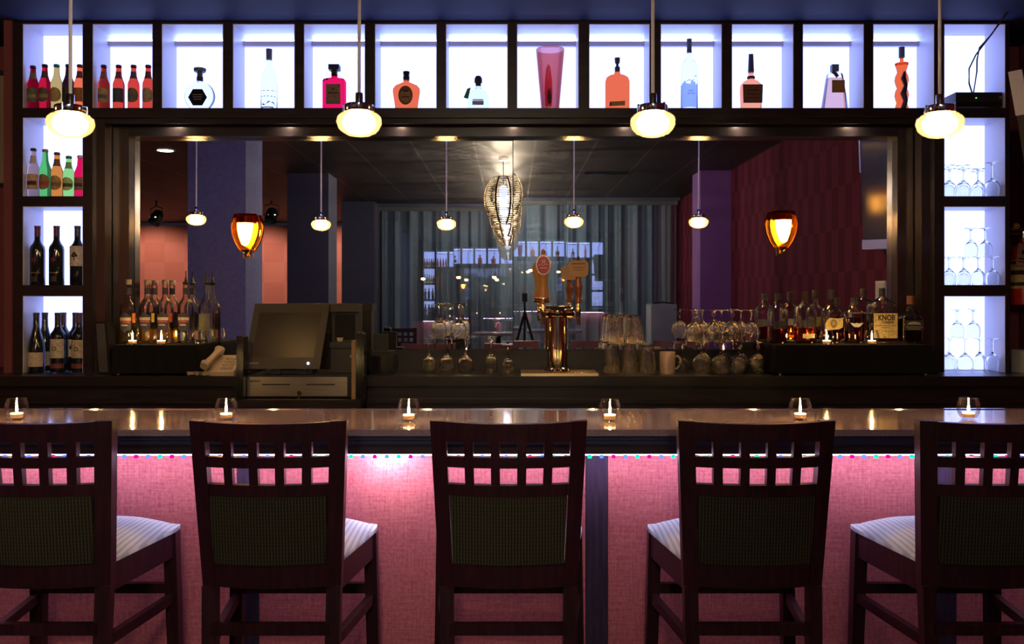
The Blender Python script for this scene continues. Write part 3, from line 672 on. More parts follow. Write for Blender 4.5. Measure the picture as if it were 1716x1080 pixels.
# squat clear bottle with green tag
t = disp('squat clear bottle with round black stopper and green tag', 801.5)
bm = B(); loft(bm, [(0, .054, .036, 3), (.004, .058, .040, 3), (.075, .057, .040, 3), (.100, .048, .036, 2.5), (.116, .026, .024, 2), (.124, .016, .016, 2), (.140, .015, .015, 2)], 36); obj('glass', bm, tint('tequila glass', (.84, .88, .92), 1.30), t)
bm = B(); lathe(bm, [(0, .136), (.014, .136), (.015, .150), (.020, .152), (.021, .160), (.020, .176), (.013, .188), (0, .192)], 24); obj('stopper', bm, BLACK, t)
bm = B(); bx(bm, -.028, .028, -.0425, -.0412, .050, .056); bx(bm, -.030, .030, -.0425, -.0412, .026, .048); obj('label', bm, principled('silver print', (.32, .36, .46), .5), t, smooth=False)
bm = B(); prism(bm, [(-.056, .112), (-.038, .118), (-.052, .058), (-.076, .064)], -.043, -.041); obj('hang_tag', bm, principled('tag green', (.02, .16, .09), .6), t, smooth=False)
# tall pint shaped lamp
t = thing('pint_glass_ornament', 'tall salmon pint shaped glass with red flame pattern on the lit top shelf', 'vase', (X(922, yd), yd, zt))
bm = B(); lathe(bm, [(0, 0), (.046, 0), (.048, .005), (.076, .330), (.074, .3305), (.072, .320), (.045, .012), (0, .012)], 40)
obj('glass', bm, thin('salmon frosted glass', (.92, .70, .68), .05, True, .35, (.80, .34, .28)), t)
bm = B(); n = 20
for k, (w, z0, z1) in enumerate(((.028, .012, .250),)):
    lathe(bm, [(0, z0), (w*.8, z0+.012), (w, z0+.08), (w*.9, z0+.15), (w*.55, z0+.215), (0, z1)], 20, -.010, -.020, 0, .75, .6)
obj('flame_pattern', bm, thin('red flame glass', (.90, .25, .30), .05, True, .45, (.9, .05, .09)), t)
bm = B(); lathe(bm, [(0, .030), (.010, .036), (.015, .065), (.011, .100), (0, .118)], 16, -.006, -.044, 0, .8, .4); obj('dark_drop', bm, principled('drop navy', (.04, .05, .08), .4), t)
# orange bourbon flask
t = disp('orange flat flask bottle with small tan label and dark stopper', 1034.5)
bm = B(); loft(bm, [(0, .060, .026, 4), (.004, .064, .030, 4), (.160, .064, .030, 4), (.180, .058, .026, 3), (.192, .040, .022, 2.5), (.198, .018, .016, 2), (.215, .013, .013, 2)], 40); obj('glass', bm, G_FIRE, t)
o_ = flat_label(t, [(-.042, .022), (.036, .026), (.038, .050), (-.038, .046)], -.0305, label_mat('tan strip', (.40, .26, .10))); obj('label_edge', prism(B(), [(-.046, .022), (-.040, .022), (-.037, .046), (-.043, .044)], -.0335, -.032), INK, o_, smooth=False)
bm = B(); lathe(bm, [(0, .212), (.014, .212), (.0145, .236), (.008, .238), (.007, .252), (.013, .258), (.015, .285), (0, .287)], 20); obj('stopper', bm, principled('navy stopper', (.04, .05, .09), .4), t)
# tall clear bottle with blue picture
t = disp('tall clear bottle with frosted blue lower half and slate cap', 1155)
bm = B(); lathe(bm, [(0, 0), (.042, 0), (.0445, .005), (.0445, .225), (.042, .245), (.032, .264), (.018, .278), (.0145, .288), (.0135, .31), (.0135, .33), (0, .33)], 32); obj('glass', bm, G_PURE, t)
bm = B(); arc_label(bm, .0449, .015, .160, -1.5, 1.5, 28, lambda u: (0, .90+.06*math.sin(9*u)+.03*math.sin(23*u))); o_ = obj('picture', bm, thin('blue picture film', (.36, .42, .70), .03, True, .3, (.40, .46, .78)), t)
text('GREY', .0115, principled('slate print', (.16, .19, .30), .6), o_, (0, -.0465, .100)); text('GOOSE', .0115, principled('slate print', (.16, .19, .30), .6), o_, (0, -.0465, .086))
bm = B(); tube(bm, [(-.022, -.041, .150), (-.010, -.0465, .158), (.004, -.0475, .152), (.016, -.0450, .160)], .0016, 5); tube(bm, [(.018, -.043, .175), (.024, -.040, .182), (.031, -.036, .178)], .0014, 5); obj('printed_geese', bm, principled('slate print', (.16, .19, .30), .6), o_)
bm = B(); lathe(bm, [(0, .312), (.0125, .312), (.014, .385), (0, .387)], 20); obj('cap', bm, principled('slate blue cap', (.11, .14, .28), .4), t)
# cognac bottle
t = disp('brown labelled amber bottle with long dark neck foil on the top shelf', 1258.5)
bm = B(); loft(bm, [(0, .050, .030, 3), (.004, .053, .033, 3), (.11, .058, .036, 3), (.140, .056, .034, 2.6), (.160, .038, .028, 2.2), (.170, .018, .018, 2), (.20, .014, .014, 2), (.21, .013, .013, 2)], 36); obj('glass', bm, tint('pale amber', (.88, .50, .30)), t)
o_ = flat_label(t, [(-.050, .038), (.050, .038), (.053, .136), (-.053, .136)], -.0365, label_mat('cocoa label', (.13, .055, .035))); bm = B()
for k in range(3): bx(bm, -.036, .036, -.0385, -.0378, .062+k*.020, .067+k*.020)
obj('lettering', bm, INK, o_, smooth=False)
bm = B(); lathe(bm, [(0, .208), (.0165, .208), (.0125, .300), (.0135, .304), (0, .306)], 20); obj('neck_foil', bm, principled('navy foil', (.05, .06, .13), .4), t)
bm = B(); loft(bm, [(.176, .022, .021, 2), (.186, .020, .019, 2)], 20); obj('neck_seal', bm, BLACK, t)
# trapezoid bottle
t = disp('tapered clear bottle of tan liquid with tan label and dark cap', 1398.5)
bm = B(); loft(bm, [(0, .064, .036, 7), (.004, .067, .038, 7), (.190, .040, .026, 6), (.200, .036, .022, 5), (.203, .014, .014, 2), (.215, .014, .014, 2)], 40); obj('glass', bm, G_PURE, t)
bm = B(); loft(bm, [(.006, .053, .030, 6), (.10, .044, .026, 6), (.175, .036, .020, 6)], 40); obj('liquid', bm, tint('tan liquid', (.86, .62, .50), 1.08), t)
flat_label(t, rect(.034, .092, .158, .006), -.0395, label_mat('ochre label', (.30, .18, .06)))
bm = B(); tube(bm, [(-.020, -.034, .205), (-.008, -.038, .190), (.002, -.040, .175)], .009, 8); obj('ribbon_seal', bm, principled('plum seal', (.06, .02, .06), .6), t)
bm = B(); bx(bm, -.018, .018, -.016, .016, .212, .248); obj('cap', bm, principled('slate cap two', (.09, .10, .16), .5), t, bevel=.003)
# wavy bottle
t = disp('wavy orange and dark bottle of stacked bulbs with slate cap', 1511)
bm = B(); prof = [(0, 0), (.034, 0), (.036, .01), (.031, .030), (.026, .048), (.031, .062), (.036, .084), (.033, .106), (.024, .126), (.031, .144), (.036, .164), (.033, .186), (.023, .208), (.025, .222), (.034, .250), (.034, .256), (.010, .262), (.009, .290), (0, .290)]
lathe(bm, prof, 32); obj('glass', bm, tint('burnt orange glass', (.84, .32, .14), 1.2), t)
bm = B()
for k in range(24):
    pass
arcp = [(-.004, .005), (.006, .05), (-.006, .09), (.007, .13), (-.005, .17), (.004, .205)]
tube(bm, [(x, -.0335 if abs(z-.09) < .05 or abs(z-.17) < .03 else -.027, z) for x, z in arcp], [.014, .012, .016, .010, .014, .006], 10); obj('dark_ribbon', bm, principled('dark ribbon', (.05, .015, .02), .3), t)
bm = B(); lathe(bm, [(0, .286), (.0155, .286), (.0155, .342), (0, .343)], 20); obj('cap', bm, principled('slate cap', (.10, .12, .20), .4), t)
# black receiver box with wires
t = thing('receiver_box', 'flat black electronic box with green light in the top right compartment', 'electronics', (2.438, 4.69, zt))
obj('case', bx(B(), -.122, .122, -.075, .085, .008, .085), principled('black case', (.02, .02, .024), .4), t, bevel=.003)
bm = B(); bx(bm, -.120, .120, -.0765, -.0755, .010, .034); obj('lower_fascia', bm, BLACKG, t, smooth=False)
for s in (-1, 1): bm = B(); lathe(bm, [(0, 0), (.012, 0), (.012, .0078), (0, .0078)], 12, s*.11, -.05); obj('foot', bm, BLACK, t)
bm = B(); lathe(bm, [(0, -.002), (.003, -.001), (.003, .001), (0, .002)], 10); obj('indicator', bm, emis('green led', (.1, 1, .1), 4), t, loc=(-.016, -.0765, .055))
bm = B(); lathe(bm, [(0, -.002), (.006, -.002), (.006, .002), (0, .002)], 14); obj('knob', bm, principled('grey knob', (.2, .2, .22), .4), t, loc=(.11, -.078, .057), rot=(PI/2, 0, 0))
def wire(label, pts, name='power_cord', r=.004): return tag(obj(name, tube(B(), pts, r, 7), principled('black cable', (.015, .015, .018), .45)), label, 'cable', 'wires of the receiver box')
zc = zt+.087
wire('black wire from the receiver box bulging left, up to the ceiling', [(X(1630, 4.68), 4.68, zc), (X(1624, 4.67), 4.67, Z(140, 4.67)), (X(1624, 4.64), 4.64, Z(115, 4.64)), (X(1632, 4.60), 4.58, Z(92, 4.58)), (X(1655, 4.55), 4.55, Z(66, 4.55)), (X(1676, 4.5), 4.50, Z(38, 4.50)), (X(1690, 4.45), 4.45, Z(14, 4.45)), (X(1698, 4.4), 4.40, 2.936)])
wire('black wire from the receiver box, inner straighter one', [(X(1634, 4.68), 4.70, zc), (X(1637, 4.67), 4.67, Z(120, 4.67)), (X(1634, 4.64), 4.62, Z(100, 4.62)), (X(1643, 4.58), 4.59, Z(80, 4.59)), (X(1664, 4.55), 4.565, Z(58, 4.565)), (X(1681, 4.5), 4.52, Z(34, 4.52)), (X(1695, 4.43), 4.46, 2.936)])
# ---------------------------------------------------------------- glassware (upside down, foot on top)
def wine_glass_bm(h=.18, rb=.036, rr=.030, rf=.034, hb=.085, rib=.0):
    """a hollow stemmed glass standing on its rim"""
    z = lambda f: hb*f
    outer = [(rr, .0006), (rr+.0006, .001), (rr+(rb-rr)*.6, z(.2)), (rb, z(.42)), (rb*.97, z(.60)), (rb*.80, z(.80)), (rb*.45, z(.95)), (.009, z(1.03)), (.0045, z(1.12)), (.0038, h-.030), (.0045, h-.014), (.010, h-.006), (rf, h-.0022), (rf, h-.0006), (rf*.5, h), (0, h)]
    inner = [(0, z(.955)), (rb*.40, z(.90)), (rb*.74, z(.76)), (rb*.92, z(.58)), (rb-.0018, z(.42)), (rr+(rb-rr)*.6-.0017, z(.2)), (rr-.0014, .001)]
    bm = B(); n = 64 if rib else 32
    prof = inner+outer
    return lathe(bm, prof, n, cap=True, rib=rib, nrib=16)
def glass_me(*a, m=GLASS):
    o = obj('glass_source', wine_glass_bm(*a), m); me = o.data; bpy.data.objects.remove(o); return me
def put(name, me, loc, label, cat, group, rz=0, rot=None):
    o = bpy.data.objects.new(name, me); C.objects.link(o); o.location = loc; o.rotation_euler = rot or (0, 0, rz); return tag(o, label, cat, group)
M_WINE = glass_me(.182, .040, .033, .036, .092, .010, m=SPARK); M_TULIP = glass_me(.178, .033, .030, .030, .098, m=SPARK); M_SNIF = glass_me(.165, .045, .034, .036, .098, .030, m=SPARK); M_SMALL = glass_me(.150, .034, .030, .032, .080, m=SPARK)
ZC = 1.1005
gg = 'wine glasses stacked upside down left of the tap'
yg = 4.60
for k, px in enumerate((718, 749, 780)):
    put('wine_glass', M_SMALL if False else M_WINE, (X(px, yg), yg, ZC), ('left', 'middle', 'right')[k]+' upside down wine glass of the bottom row left of the beer tap', 'wine glass', gg)
for k, px in enumerate((736, 769)):
    put('wine_glass', M_WINE, (X(px, yg), yg, ZC+.1825), ('left', 'right')[k]+' upside down wine glass balanced on the row left of the beer tap', 'wine glass', gg)
put('wine_glass', M_TULIP, (X(823, 4.63), 4.63, ZC), 'taller single upside down glass left of the beer tap', 'wine glass', 'single glasses left of the tap')
put('wine_glass', M_SMALL, (X(851, 4.57), 4.57, ZC), 'shorter single upside down glass nearest the drip tray', 'wine glass', 'single glasses left of the tap')
def pint_bm():
    outer = [(.0445, .0005), (.0450, .002), (.040, .075), (.0335, .138), (.0315, .150), (.0295, .1515), (0, .1515)]
    inner = [(0, .139), (.029, .138), (.0375, .075), (.0425, .002)]
    return lathe(B(), inner+outer, 60, rib=.016, nrib=15)
o_ = obj('glass_source', pint_bm(), SPARK); M_PINT = o_.data; bpy.data.objects.remove(o_)
gp = 'pint glasses stacked upside down right of the tap'
for j, y in enumerate((4.57, 4.665)):
    for k in range(3):
        px = (1026, 1055, 1085)[k]
        put('pint_glass', M_PINT, (X(px, 4.57)+.004*j, y, ZC), ('left', 'middle', 'right')[k]+' upside down pint glass in the '+('front', 'rear')[j]+' lower row beside the mug', 'pint glass', gp)
for j, y in enumerate((4.60, 4.695)):
    for k in range(2):
        px = (1032, 1063)[k]
        put('pint_glass', M_PINT, (X(px, 4.6)+.004*j, y, ZC+.152), ('left', 'right')[k]+' upside down pint glass in the '+('front', 'rear')[j]+' upper row right of the taps', 'pint glass', gp)
gs = 'snifters stacked upside down left of the whiskey riser'
STK = principled('violet sticker', (.16, .05, .20), .5)
def snif(px, y, z, lb, sticker=False):
    if not sticker: return put('snifter_glass', M_SNIF, (X(px, y), y, z), lb, 'snifter glass', gs)
    t = thing('snifter_glass', lb, 'snifter glass', (X(px, y), y, z), 0, gs)
    g = bpy.data.objects.new('glass', M_SNIF); C.objects.link(g); g.parent = t
    obj('sticker', prism(B(), ngon(16, .010, 0, .138, 0, 1, 1.4), -.0125, -.0115), STK, t); return t
od = ('first', 'second', 'third', 'fourth')
for j, (y, w) in enumerate(((4.58, 'front'), (4.69, 'rear'))):
    for k in range(4-j): snif(1175+k*31.5+(4 if j else 0), y, ZC, od[k]+' snifter from the left in the '+w+' bottom row by the whiskey riser', j == 0 and k in (1, 3))
for j, (y, w) in enumerate(((4.58, 'front'), (4.69, 'rear'))):
    for k in range(3+(j == 0)): snif(1163+k*32+(14 if j else 0), y, ZC+.1655, od[k]+' snifter from the left in the '+w+' top row by the whiskey riser', j == 0 and k in (0, 1, 2))
put('wine_glass', M_SMALL, (X(1143, 4.66), 4.66, ZC), 'short upside down glass just behind the mug handle', 'wine glass', 'odd glasses beside the mug')
# mug
t = thing('coffee_mug', 'beige mug with its handle to the right, beside the pint glasses', 'mug', (X(1118.5, 4.56), 4.56, ZC))
MUG = principled('beige glaze', (.50, .36, .28), .25, coat=.4)
bm = B(); lathe(bm, [(0, .004), (.036, .004), (.0375, 0), (.0400, .004), (.0405, .112), (.039, .114), (.0375, .112), (.037, .010), (0, .010)], 32); obj('cup', bm, MUG, t)
bm = B(); tube(bm, [(.0385, 0, .088), (.052, 0, .092), (.064, 0, .080), (.068, 0, .060), (.060, 0, .040), (.050, 0, .028), (.0385, 0, .026)], .0055, 10); obj('handle', bm, MUG, t)
# shelf glasses in the right column
M_WINE = glass_me(.182, .040, .033, .036, .092); M_TULIP = glass_me(.178, .033, .030, .030, .098); M_SMALL = glass_me(.150, .034, .030, .032, .080)
FR, RR = 4.648, 4.738
gsh = [('upper', ROWS[0][0], [(2.300, FR, M_SMALL), (2.375, FR, M_SMALL), (2.452, FR, M_SMALL), (2.523, FR, M_WINE), (2.335, RR, M_WINE), (2.415, RR, M_WINE), (2.495, RR, M_SMALL)], []),
       ('middle', ROWS[1][0], [(2.298, FR, M_SMALL), (2.375, FR, M_SMALL), (2.452, FR, M_SMALL), (2.527, FR, M_SMALL), (2.340, RR, M_SMALL), (2.420, RR, M_SMALL)], [(2.412, FR, M_SMALL, .150), (2.488, FR, M_SMALL, .150)]),
       ('bottom', 1.102, [(2.300, FR, M_WINE), (2.382, FR, M_WINE), (2.460, FR, M_TULIP), (2.527, FR, M_TULIP), (2.340, RR, M_WINE)], [(2.340, FR, M_SMALL, .1815), (2.425, FR, M_SMALL, .1815)])]
nth = ('first', 'second', 'third', 'fourth', 'fifth', 'sixth', 'seventh')
for nm, z0, row, ups in gsh:
    fr_ = 0; rr_ = 0
    for x, y, me in row:
        if y == FR: w_ = nth[fr_]+' from the left in the front row'; fr_ += 1
        else: w_ = nth[rr_]+' from the left in the rear row'; rr_ += 1
        put('stemmed_glass', me, (x, y, z0+.0007), 'upside down glass, %s of the %s right compartment' % (w_, nm), 'stemmed glass', 'upside down glasses in the right column')
    for k, (x, y, me, up) in enumerate(ups):
        put('stemmed_glass', me, (x, y, z0+.0015+up), '%s upside down glass balanced on others in the %s right compartment' % (('left', 'right')[k], nm), 'stemmed glass', 'upside down glasses in the right column')

# ---------------------------------------------------------------- left riser and its bottles
def riser(label, x0, x1, y0, y1, z1, name='bottle_riser'):
    t = thing(name, label, 'riser', ((x0+x1)/2, (y0+y1)/2, 1.1005)); w = (x1-x0)/2; d = (y1-y0)/2; h = z1-1.1005
    bm = B(); nx = 40; rings = []
    def ring(z, k, wob):
        pts = []
        for i in range(120):
            u = i/120*4; s = int(u); f = u-s
            px, py = [(-w+2*w*f, -d), (w, -d+2*d*f), (w-2*w*f, d), (-w, d-2*d*f)][s]
            o2 = wob*math.sin(i*1.15+.4*math.sin(i*.37))
            pts.append((px*(1+k)+o2*.3, py*(1+k*.5)+o2, z))
        return pts
    ring_loft(bm, [ring(.012, .035, .006), ring(h*.4, .02, .004), ring(h*.8, .008, .0015), ring(h-.003, 0, 0), ring(h, -.01, 0)]); obj('black_drape', bm, CLOTH, t, ang=50)
    for sx_ in (-.93, .93):
        for sy_ in (-.8, .8): bm = B(); lathe(bm, [(0, 0), (.008, 0), (.008, .0115), (0, .0115)], 12, sx_*w, sy_*d); obj('foot', bm, CHROME, t)
    return t
ZR = 1.254
riser('low black draped riser under the clear vodka bottles at left', -2.02, -1.592, 4.45, 4.764, ZR)
riser('low black draped riser under the whiskey bottles at right', X(1296, 4.5), X(1556, 4.5), 4.45, 4.70, ZR)
def vodka(label, px, y, liq, tag_col, pour, back=False):
    t = thing('vodka_bottle', label, 'bottle', (X(px, y), y, ZR+.0005), 0, 'clear bottles on the left riser')
    outer = [(0, 0), (.040, 0), (.0435, .005), (.0435, .180), (.041, .200), (.030, .222), (.019, .236), (.0150, .250), (.0145, .300), (.0155, .302), (.0155, .308)]
    inner = [(.0115, .308), (.0115, .252), (.016, .238), (.027, .222), (.038, .198), (.0405, .180), (.0405, .012), (.036, .009), (0, .009)]
    bm = B(); lathe(bm, outer+inner, 32); obj('glass', bm, BOTTLE, t)
    lz, lc = liq; bm = B(); lathe(bm, [(0, .0095), (.035, .0095), (.0400, .0125), (.0400, min(lz, .178)), (0, min(lz, .178))], 28); obj('liquid', bm, lc, t)
    if not back:
        o_ = wrap(t, .0439, .055, .165, (.045, .035, .06), .72, lambda u: (.18*abs(u), 1-.20*abs(u)), 'label')
        wrap(o_, .0443, .120, .136, (.55, .40, .28), .72, None, 'name_band'); wrap(o_, .0443, .108, .117, (.45, .06, .05), .60, None, 'red_band')
        text('VODKA', .0120, principled('pale print', (.55, .50, .45), .6), o_, (0, -.0452, .095), bold=.0003, sx=.82)
        if tag_col: bm = B(); arc_label(bm, .0439, .110, .158, .85, 1.30, 5); obj('side_label', bm, label_mat('side %.2f %.2f' % tag_col[:2], tag_col), t)
        bm = B(); lathe(bm, [(.0158, .258), (.0152, .292), (.0160, .293)], 20, cap=False); obj('neck_label', bm, label_mat('neck navy', (.05, .045, .07)), t)
    else:
        bm = B(); arc_label(bm, .0439, .065, .155, -.75, .75, 8); obj('label', bm, label_mat('grey back label', (.16, .14, .10)), t)
    if pour:
        bm = B(); lathe(bm, [(0, .3085), (.013, .3085), (.017, .316), (.017, .322), (.010, .326), (.0065, .336), (.005, .350), (.0032, .352), (.0028, .385), (0, .386)], 16); obj('pourer', bm, principled('dark pourer', (.05, .05, .05), .3, metal=.5), t)
    else:
        bm = B(); lathe(bm, [(0, .3085), (.0165, .3085), (.0168, .334), (.0155, .336), (0, .336)], 20); obj('cap', bm, principled('pewter cap', (.28, .24, .20), .35, metal=.6), t)
    return t
yv = 4.732
CLR = tint('clear spirit', (.97, .97, .95), 1.08); YEL = thin('yellow spirit', (.95, .75, .30), .1, True, .45, (.95, .50, .05)); OLV = thin('olive spirit', (.88, .85, .50), .1, True, .25, (.55, .50, .10))
vodka('clear vodka bottle with orange side label, leftmost on the left riser', 215, 4.645, (.16, OLV), (.65, .18, .05), False)
vodka('vodka bottle of yellow liquid with yellow side label, second on the left riser', 247, yv, (.07, YEL), (.65, .42, .06), False)
vodka('vodka bottle of yellow liquid with red side label, third on the left riser', 277, yv, (.07, YEL), (.55, .08, .04), False)
vodka('clear vodka bottle with metal pourer and dark label, fourth on the left riser', 311.5, yv, (.06, CLR), None, True)
vodka('clear bottle with pourer turned so its label faces away, rightmost on the left riser', 346, yv, (.17, CLR), None, True, True)
cgr = 'votive candles on the risers'
dup(cand, (X(227, 4.525), 4.49, ZR+.0005), 0, 'votive candle on the left riser between first and second vodka bottles', cgr)
dup(cand, (X(275, 4.52), 4.485, ZR+.0005), 0, 'votive candle on the left riser in front of the third vodka bottle', cgr)
make_candle('empty unlit glass votive on the left riser between the two bottles with pourers', cgr, False).location = (X(331, 4.62), 4.62, ZR+.0005)
dup(cand, (X(1380, 4.53), 4.485, ZR+.0005), 0, 'votive candle on the right riser in front of the round portrait label bottle', cgr)
dup(cand, (X(1455, 4.53), 4.485, ZR+.0005), 0, 'votive candle on the right riser left of the big cream label bottle', cgr)
# ---------------------------------------------------------------- whiskey bottles
WH = tint('whiskey', (.86, .32, .08), 1.2); WHD = tint('dark whiskey', (.62, .13, .05), 1.2)
def whiskey(label, px, y, a, b, hs, hneck, hcap, p=3., lq=.08, liq=None, capc=(.03, .03, .035), rn=.014, rc=.016):
    """flat bottle: half width a, half depth b, shoulder height, neck top, cap top"""
    t = thing('whiskey_bottle', label, 'bottle', (X(px, y), y, ZR+.0005), 0, 'whiskey bottles on the right riser'); k = .0028
    out = [(0, a*.92, b*.9, p), (.004, a, b, p), (hs, a, b, p), (hs+.016, a*.90, b*.92, p), (hs+.030, a*.62, b*.7, 2.5), (hs+.040, a*.36+.004, max(b*.5, rn+.002), 2.1), (hs+.050, rn+.001, rn+.001, 2), (hneck, rn, rn, 2)]
    inn = [(hneck, rn-.003, rn-.003, 2), (hs+.050, rn-.002, rn-.002, 2), (hs+.038, a*.36, max(b*.5, rn)-k, 2.1), (hs+.028, a*.62-k, b*.7-k, 2.5), (hs+.014, a*.9-k, b*.92-k, p), (hs, a-k, b-k, p), (.014, a-k, b-k, p), (.010, a*.9-k, b*.88-k, p)]
    loft(bm := B(), out+inn, 36); obj('glass', bm, BOTTLE, t)
    loft(bm := B(), [(.0105, a*.9-k-.0006, b*.88-k-.0006, p), (.0145, a-k-.0006, b-k-.0006, p), (lq, a-k-.0006, b-k-.0006, p)], 36); obj('liquid', bm, liq or WH, t)
    lathe(bm := B(), [(0, hneck+.0004), (rc, hneck+.0004), (rc, hcap-.003), (rc-.002, hcap), (0, hcap)], 20); obj('cap', bm, principled('stopper %.2f %.2f' % capc[:2], capc, .4), t)
    return t
yk = 4.655
t = whiskey('square whiskey bottle half full with ghostly printed label, leftmost on the right riser', 1303.5, yk, .049, .038, .165, .228, .262, 5, .080, WHD); obj('label', prism(B(), rect(.030, .075, .118), -.0392, -.0384), thin('ghost print', (.75, .74, .80), .05, True, .25, (.5, .5, .55)), t, smooth=False)
t = whiskey('arched flat whiskey bottle glowing orange with small cream label low down', 1349, yk, .056, .032, .168, .225, .272, 4, .080, WH, (.05, .025, .02)); obj('label', prism(B(), rect(.030, .028, .050, .008), -.0334, -.0326), label_mat('cream strip', (.62, .46, .20)), t, smooth=False)
obj('arch_print', prism(B(), rect(.036, .085, .122), -.0334, -.0328), thin('ghost print', (.75, .74, .80), .05, True, .25, (.5, .5, .55)), t, smooth=False)
t = whiskey('round whiskey bottle with cream portrait label on the right riser', 1393, yk, .050, .040, .160, .232, .282, 2.4, .060, WHD, (.05, .05, .05))
lb = obj('label', prism(B(), [(-.046, .075), (-.030, .070), (.028, .075), (.046, .086), (.046, .134), (.020, .130), (-.020, .134), (-.036, .124), (-.047, .100)], -.0422, -.0412), label_mat('portrait cream', (.60, .42, .16)), t, smooth=False)
obj('portrait_oval', prism(B(), ngon(20, .017, -.002, .104, 0, 1, 1.35), -.0432, -.0424), label_mat('portrait brown', (.22, .14, .07)), lb); obj('portrait_face', prism(B(), ngon(16, .009, -.002, .106, 0, 1, 1.3), -.0440, -.0434), label_mat('portrait tan', (.42, .28, .13)), lb)
t = whiskey('round whiskey bottle with white winged emblem on dark glass', 1431, yk, .050, .038, .150, .205, .240, 2.4, .135, WHD)
obj('emblem', prism(B(), [(-.034, .108), (-.010, .104), (.0, .108), (.010, .104), (.034, .108), (.022, .094), (.012, .086), (-.012, .086), (-.022, .094)], -.0400, -.0390), principled('white print', (.45, .42, .40), .6), t, smooth=False)
t = whiskey('big square whiskey bottle with large cream label lettered KNOB CREEK', 1478, yk, .072, .040, .195, .245, .290, 6, .150, WHD)
lb = obj('label', prism(B(), rect(.062, .028, .158, .002), -.0418, -.0406), label_mat('kraft cream', (.66, .48, .22)), t, smooth=False)
text('KNOB', .040, INK, lb, (.006, -.0424, .134), bold=.0012, sx=.78, name='lettering'); text('CREEK', .017, INK, lb, (.016, -.0424, .110), bold=.0005, sx=1.25, name='lettering')
bm = B()
for k, (x0, x1) in enumerate(((-.055, .055), (-.020, .024), (-.058, -.030), (-.012, .008), (.022, .046))):
    z = (.092, .082, .066, .062, .062)[k]; bx(bm, x0, x1, -.0424, -.0419, z, z+.004)
for k in range(6): bx(bm, -.058, -.047, -.0424, -.0419, .108+k*.008, .1095+k*.008)
bx(bm, -.010, .006, -.0424, -.0419, .030, .036); obj('printed_lines', bm, principled('brown print', (.30, .20, .09), .7), lb, smooth=False)
t = whiskey('square shouldered dark whiskey bottle with black frame label and cork top, rightmost on the riser', 1526, 4.62, .054, .040, .130, .205, .250, 7, .125, WHD, (.22, .07, .04), .018, .019)
lb = obj('label', prism(B(), rect(.050, .070, .122), -.0416, -.0408), label_mat('black label', (.03, .03, .03)), t, smooth=False)
bm = B(); prism(bm, [(-.036, .100), (.036, .100), (.028, .110), (.0, .116), (-.028, .110)], -.0424, -.0418); bx(bm, -.044, .044, -.0424, -.0418, .086, .089); bx(bm, -.034, .034, -.0424, -.0418, .076, .079); obj('lettering', bm, principled('silver print two', (.35, .33, .30), .5), lb, smooth=False)

# ---------------------------------------------------------------- till, drawer, printer, menus, phone
yr = 4.34
t = thing('cash_drawer', 'brushed steel fronted cash drawer under the till screen', 'cash drawer', (X(498.5, yr), yr, .9985)); w = .246
bm = B(); bx(bm, -w-.002, w+.026, .004, .40, .004, .112); obj('case', bm, BLACK, t, bevel=.003)
fr_ = obj('drawer_front', bx(B(), -w, w, -.006, .0035, .010, .104), STEEL, t, bevel=.002)
bm = B(); bx(bm, -.172, -.035, -.0072, -.0062, .064, .070); bx(bm, .045, .185, -.0072, -.0062, .064, .070); obj('media_slot', bm, BLACK, fr_, smooth=False)
text('MICROS', .013, INK, fr_, (-.205, -.0075, .084), bold=.0004)
bm = B(); lathe(bm, [(0, 0), (.011, 0), (.011, .006), (0, .006)], 20); obj('lock', bm, BRASS, t, loc=(.012, -.007, .026), rot=(PI/2, 0, 0))
bm = B(); bx(bm, -.005, .005, -.022, -.013, -.0, .032); bx(bm, -.002, .002, -.020, -.016, -.03, .0); obj('key', bm, BRASS, t, loc=(.012, -.001, .0))
POSM = principled('taupe till plastic', (.040, .034, .033), .42)
t = thing('till_screen', 'taupe touch screen till with printer tower on the cash drawer', 'till', (X(485, 4.45), 4.45, 1.1115))
base = B(); bx(base, -.12, .12, -.02, .10, 0, .018); bx(base, -.085, -.035, -.035, .02, 0, .03); bx(base, .045, .095, -.035, .02, 0, .03); obj('stand', base, POSM, t, bevel=.004)
obj('stand_neck', bx(B(), -.09, .09, .05, .10, .0181, .19), BLACK, t, smooth=False)
bm = B(); hexa(bm, [(-.208, -.075, .028), (.168, -.075, .028), (.16, .02, .05), (-.20, .02, .05), (-.180, .020, .352), (.200, .020, .352), (.19, .07, .35), (-.17, .07, .35)]); obj('monitor', bm, POSM, t, bevel=.012, seg=3)
def on(u, v, d=0.):     # a point of the tilted monitor face
    x = (-.208+.376*u)*(1-v)+(-.180+.380*u)*v; y = -.075+.095*v-d; z = .028+.324*v; return (x, y, z)
bm = B(); vs = [bm.verts.new(on(u, v, .0012)) for u, v in ((.085, .17), (.90, .17), (.915, .86), (.085, .86))]; bm.faces.new(vs); obj('screen', bm, principled('dark screen', (.022, .017, .022), .28, spec=.4), t, smooth=False)
text('MICROS', .0125, principled('grey badge', (.30, .27, .24), .5), t, on(.12, .085, .002), rot=(PI/2-.285, 0, 0), bold=.0003)
bm = B(); lathe(bm, [(0, 0), (.006, 0), (.006, .002), (0, .002)], 16); obj('power_light', bm, emis('power blue', (.45, .6, 1), 6), t, loc=on(.84, .085, .003), rot=(PI/2-.285, 0, 0))
t2 = thing('receipt_printer', 'dark receipt printer tower right of the till screen', 'printer', (X(575, 4.47), 4.47, 1.1115))
bm = B(); bx(bm, -.068, .070, .02, .16, 0, .13); bx(bm, -.068, .070, -.0, .16, .13, .155); bx(bm, -.068, .070, .055, .16, .155, .31); obj('case', bm, POSM, t2, bevel=.006)
bm = B(); bx(bm, -.068, .072, .01, .15, .311, .352); obj('hood', bm, POSM, t2, bevel=.012, seg=3)
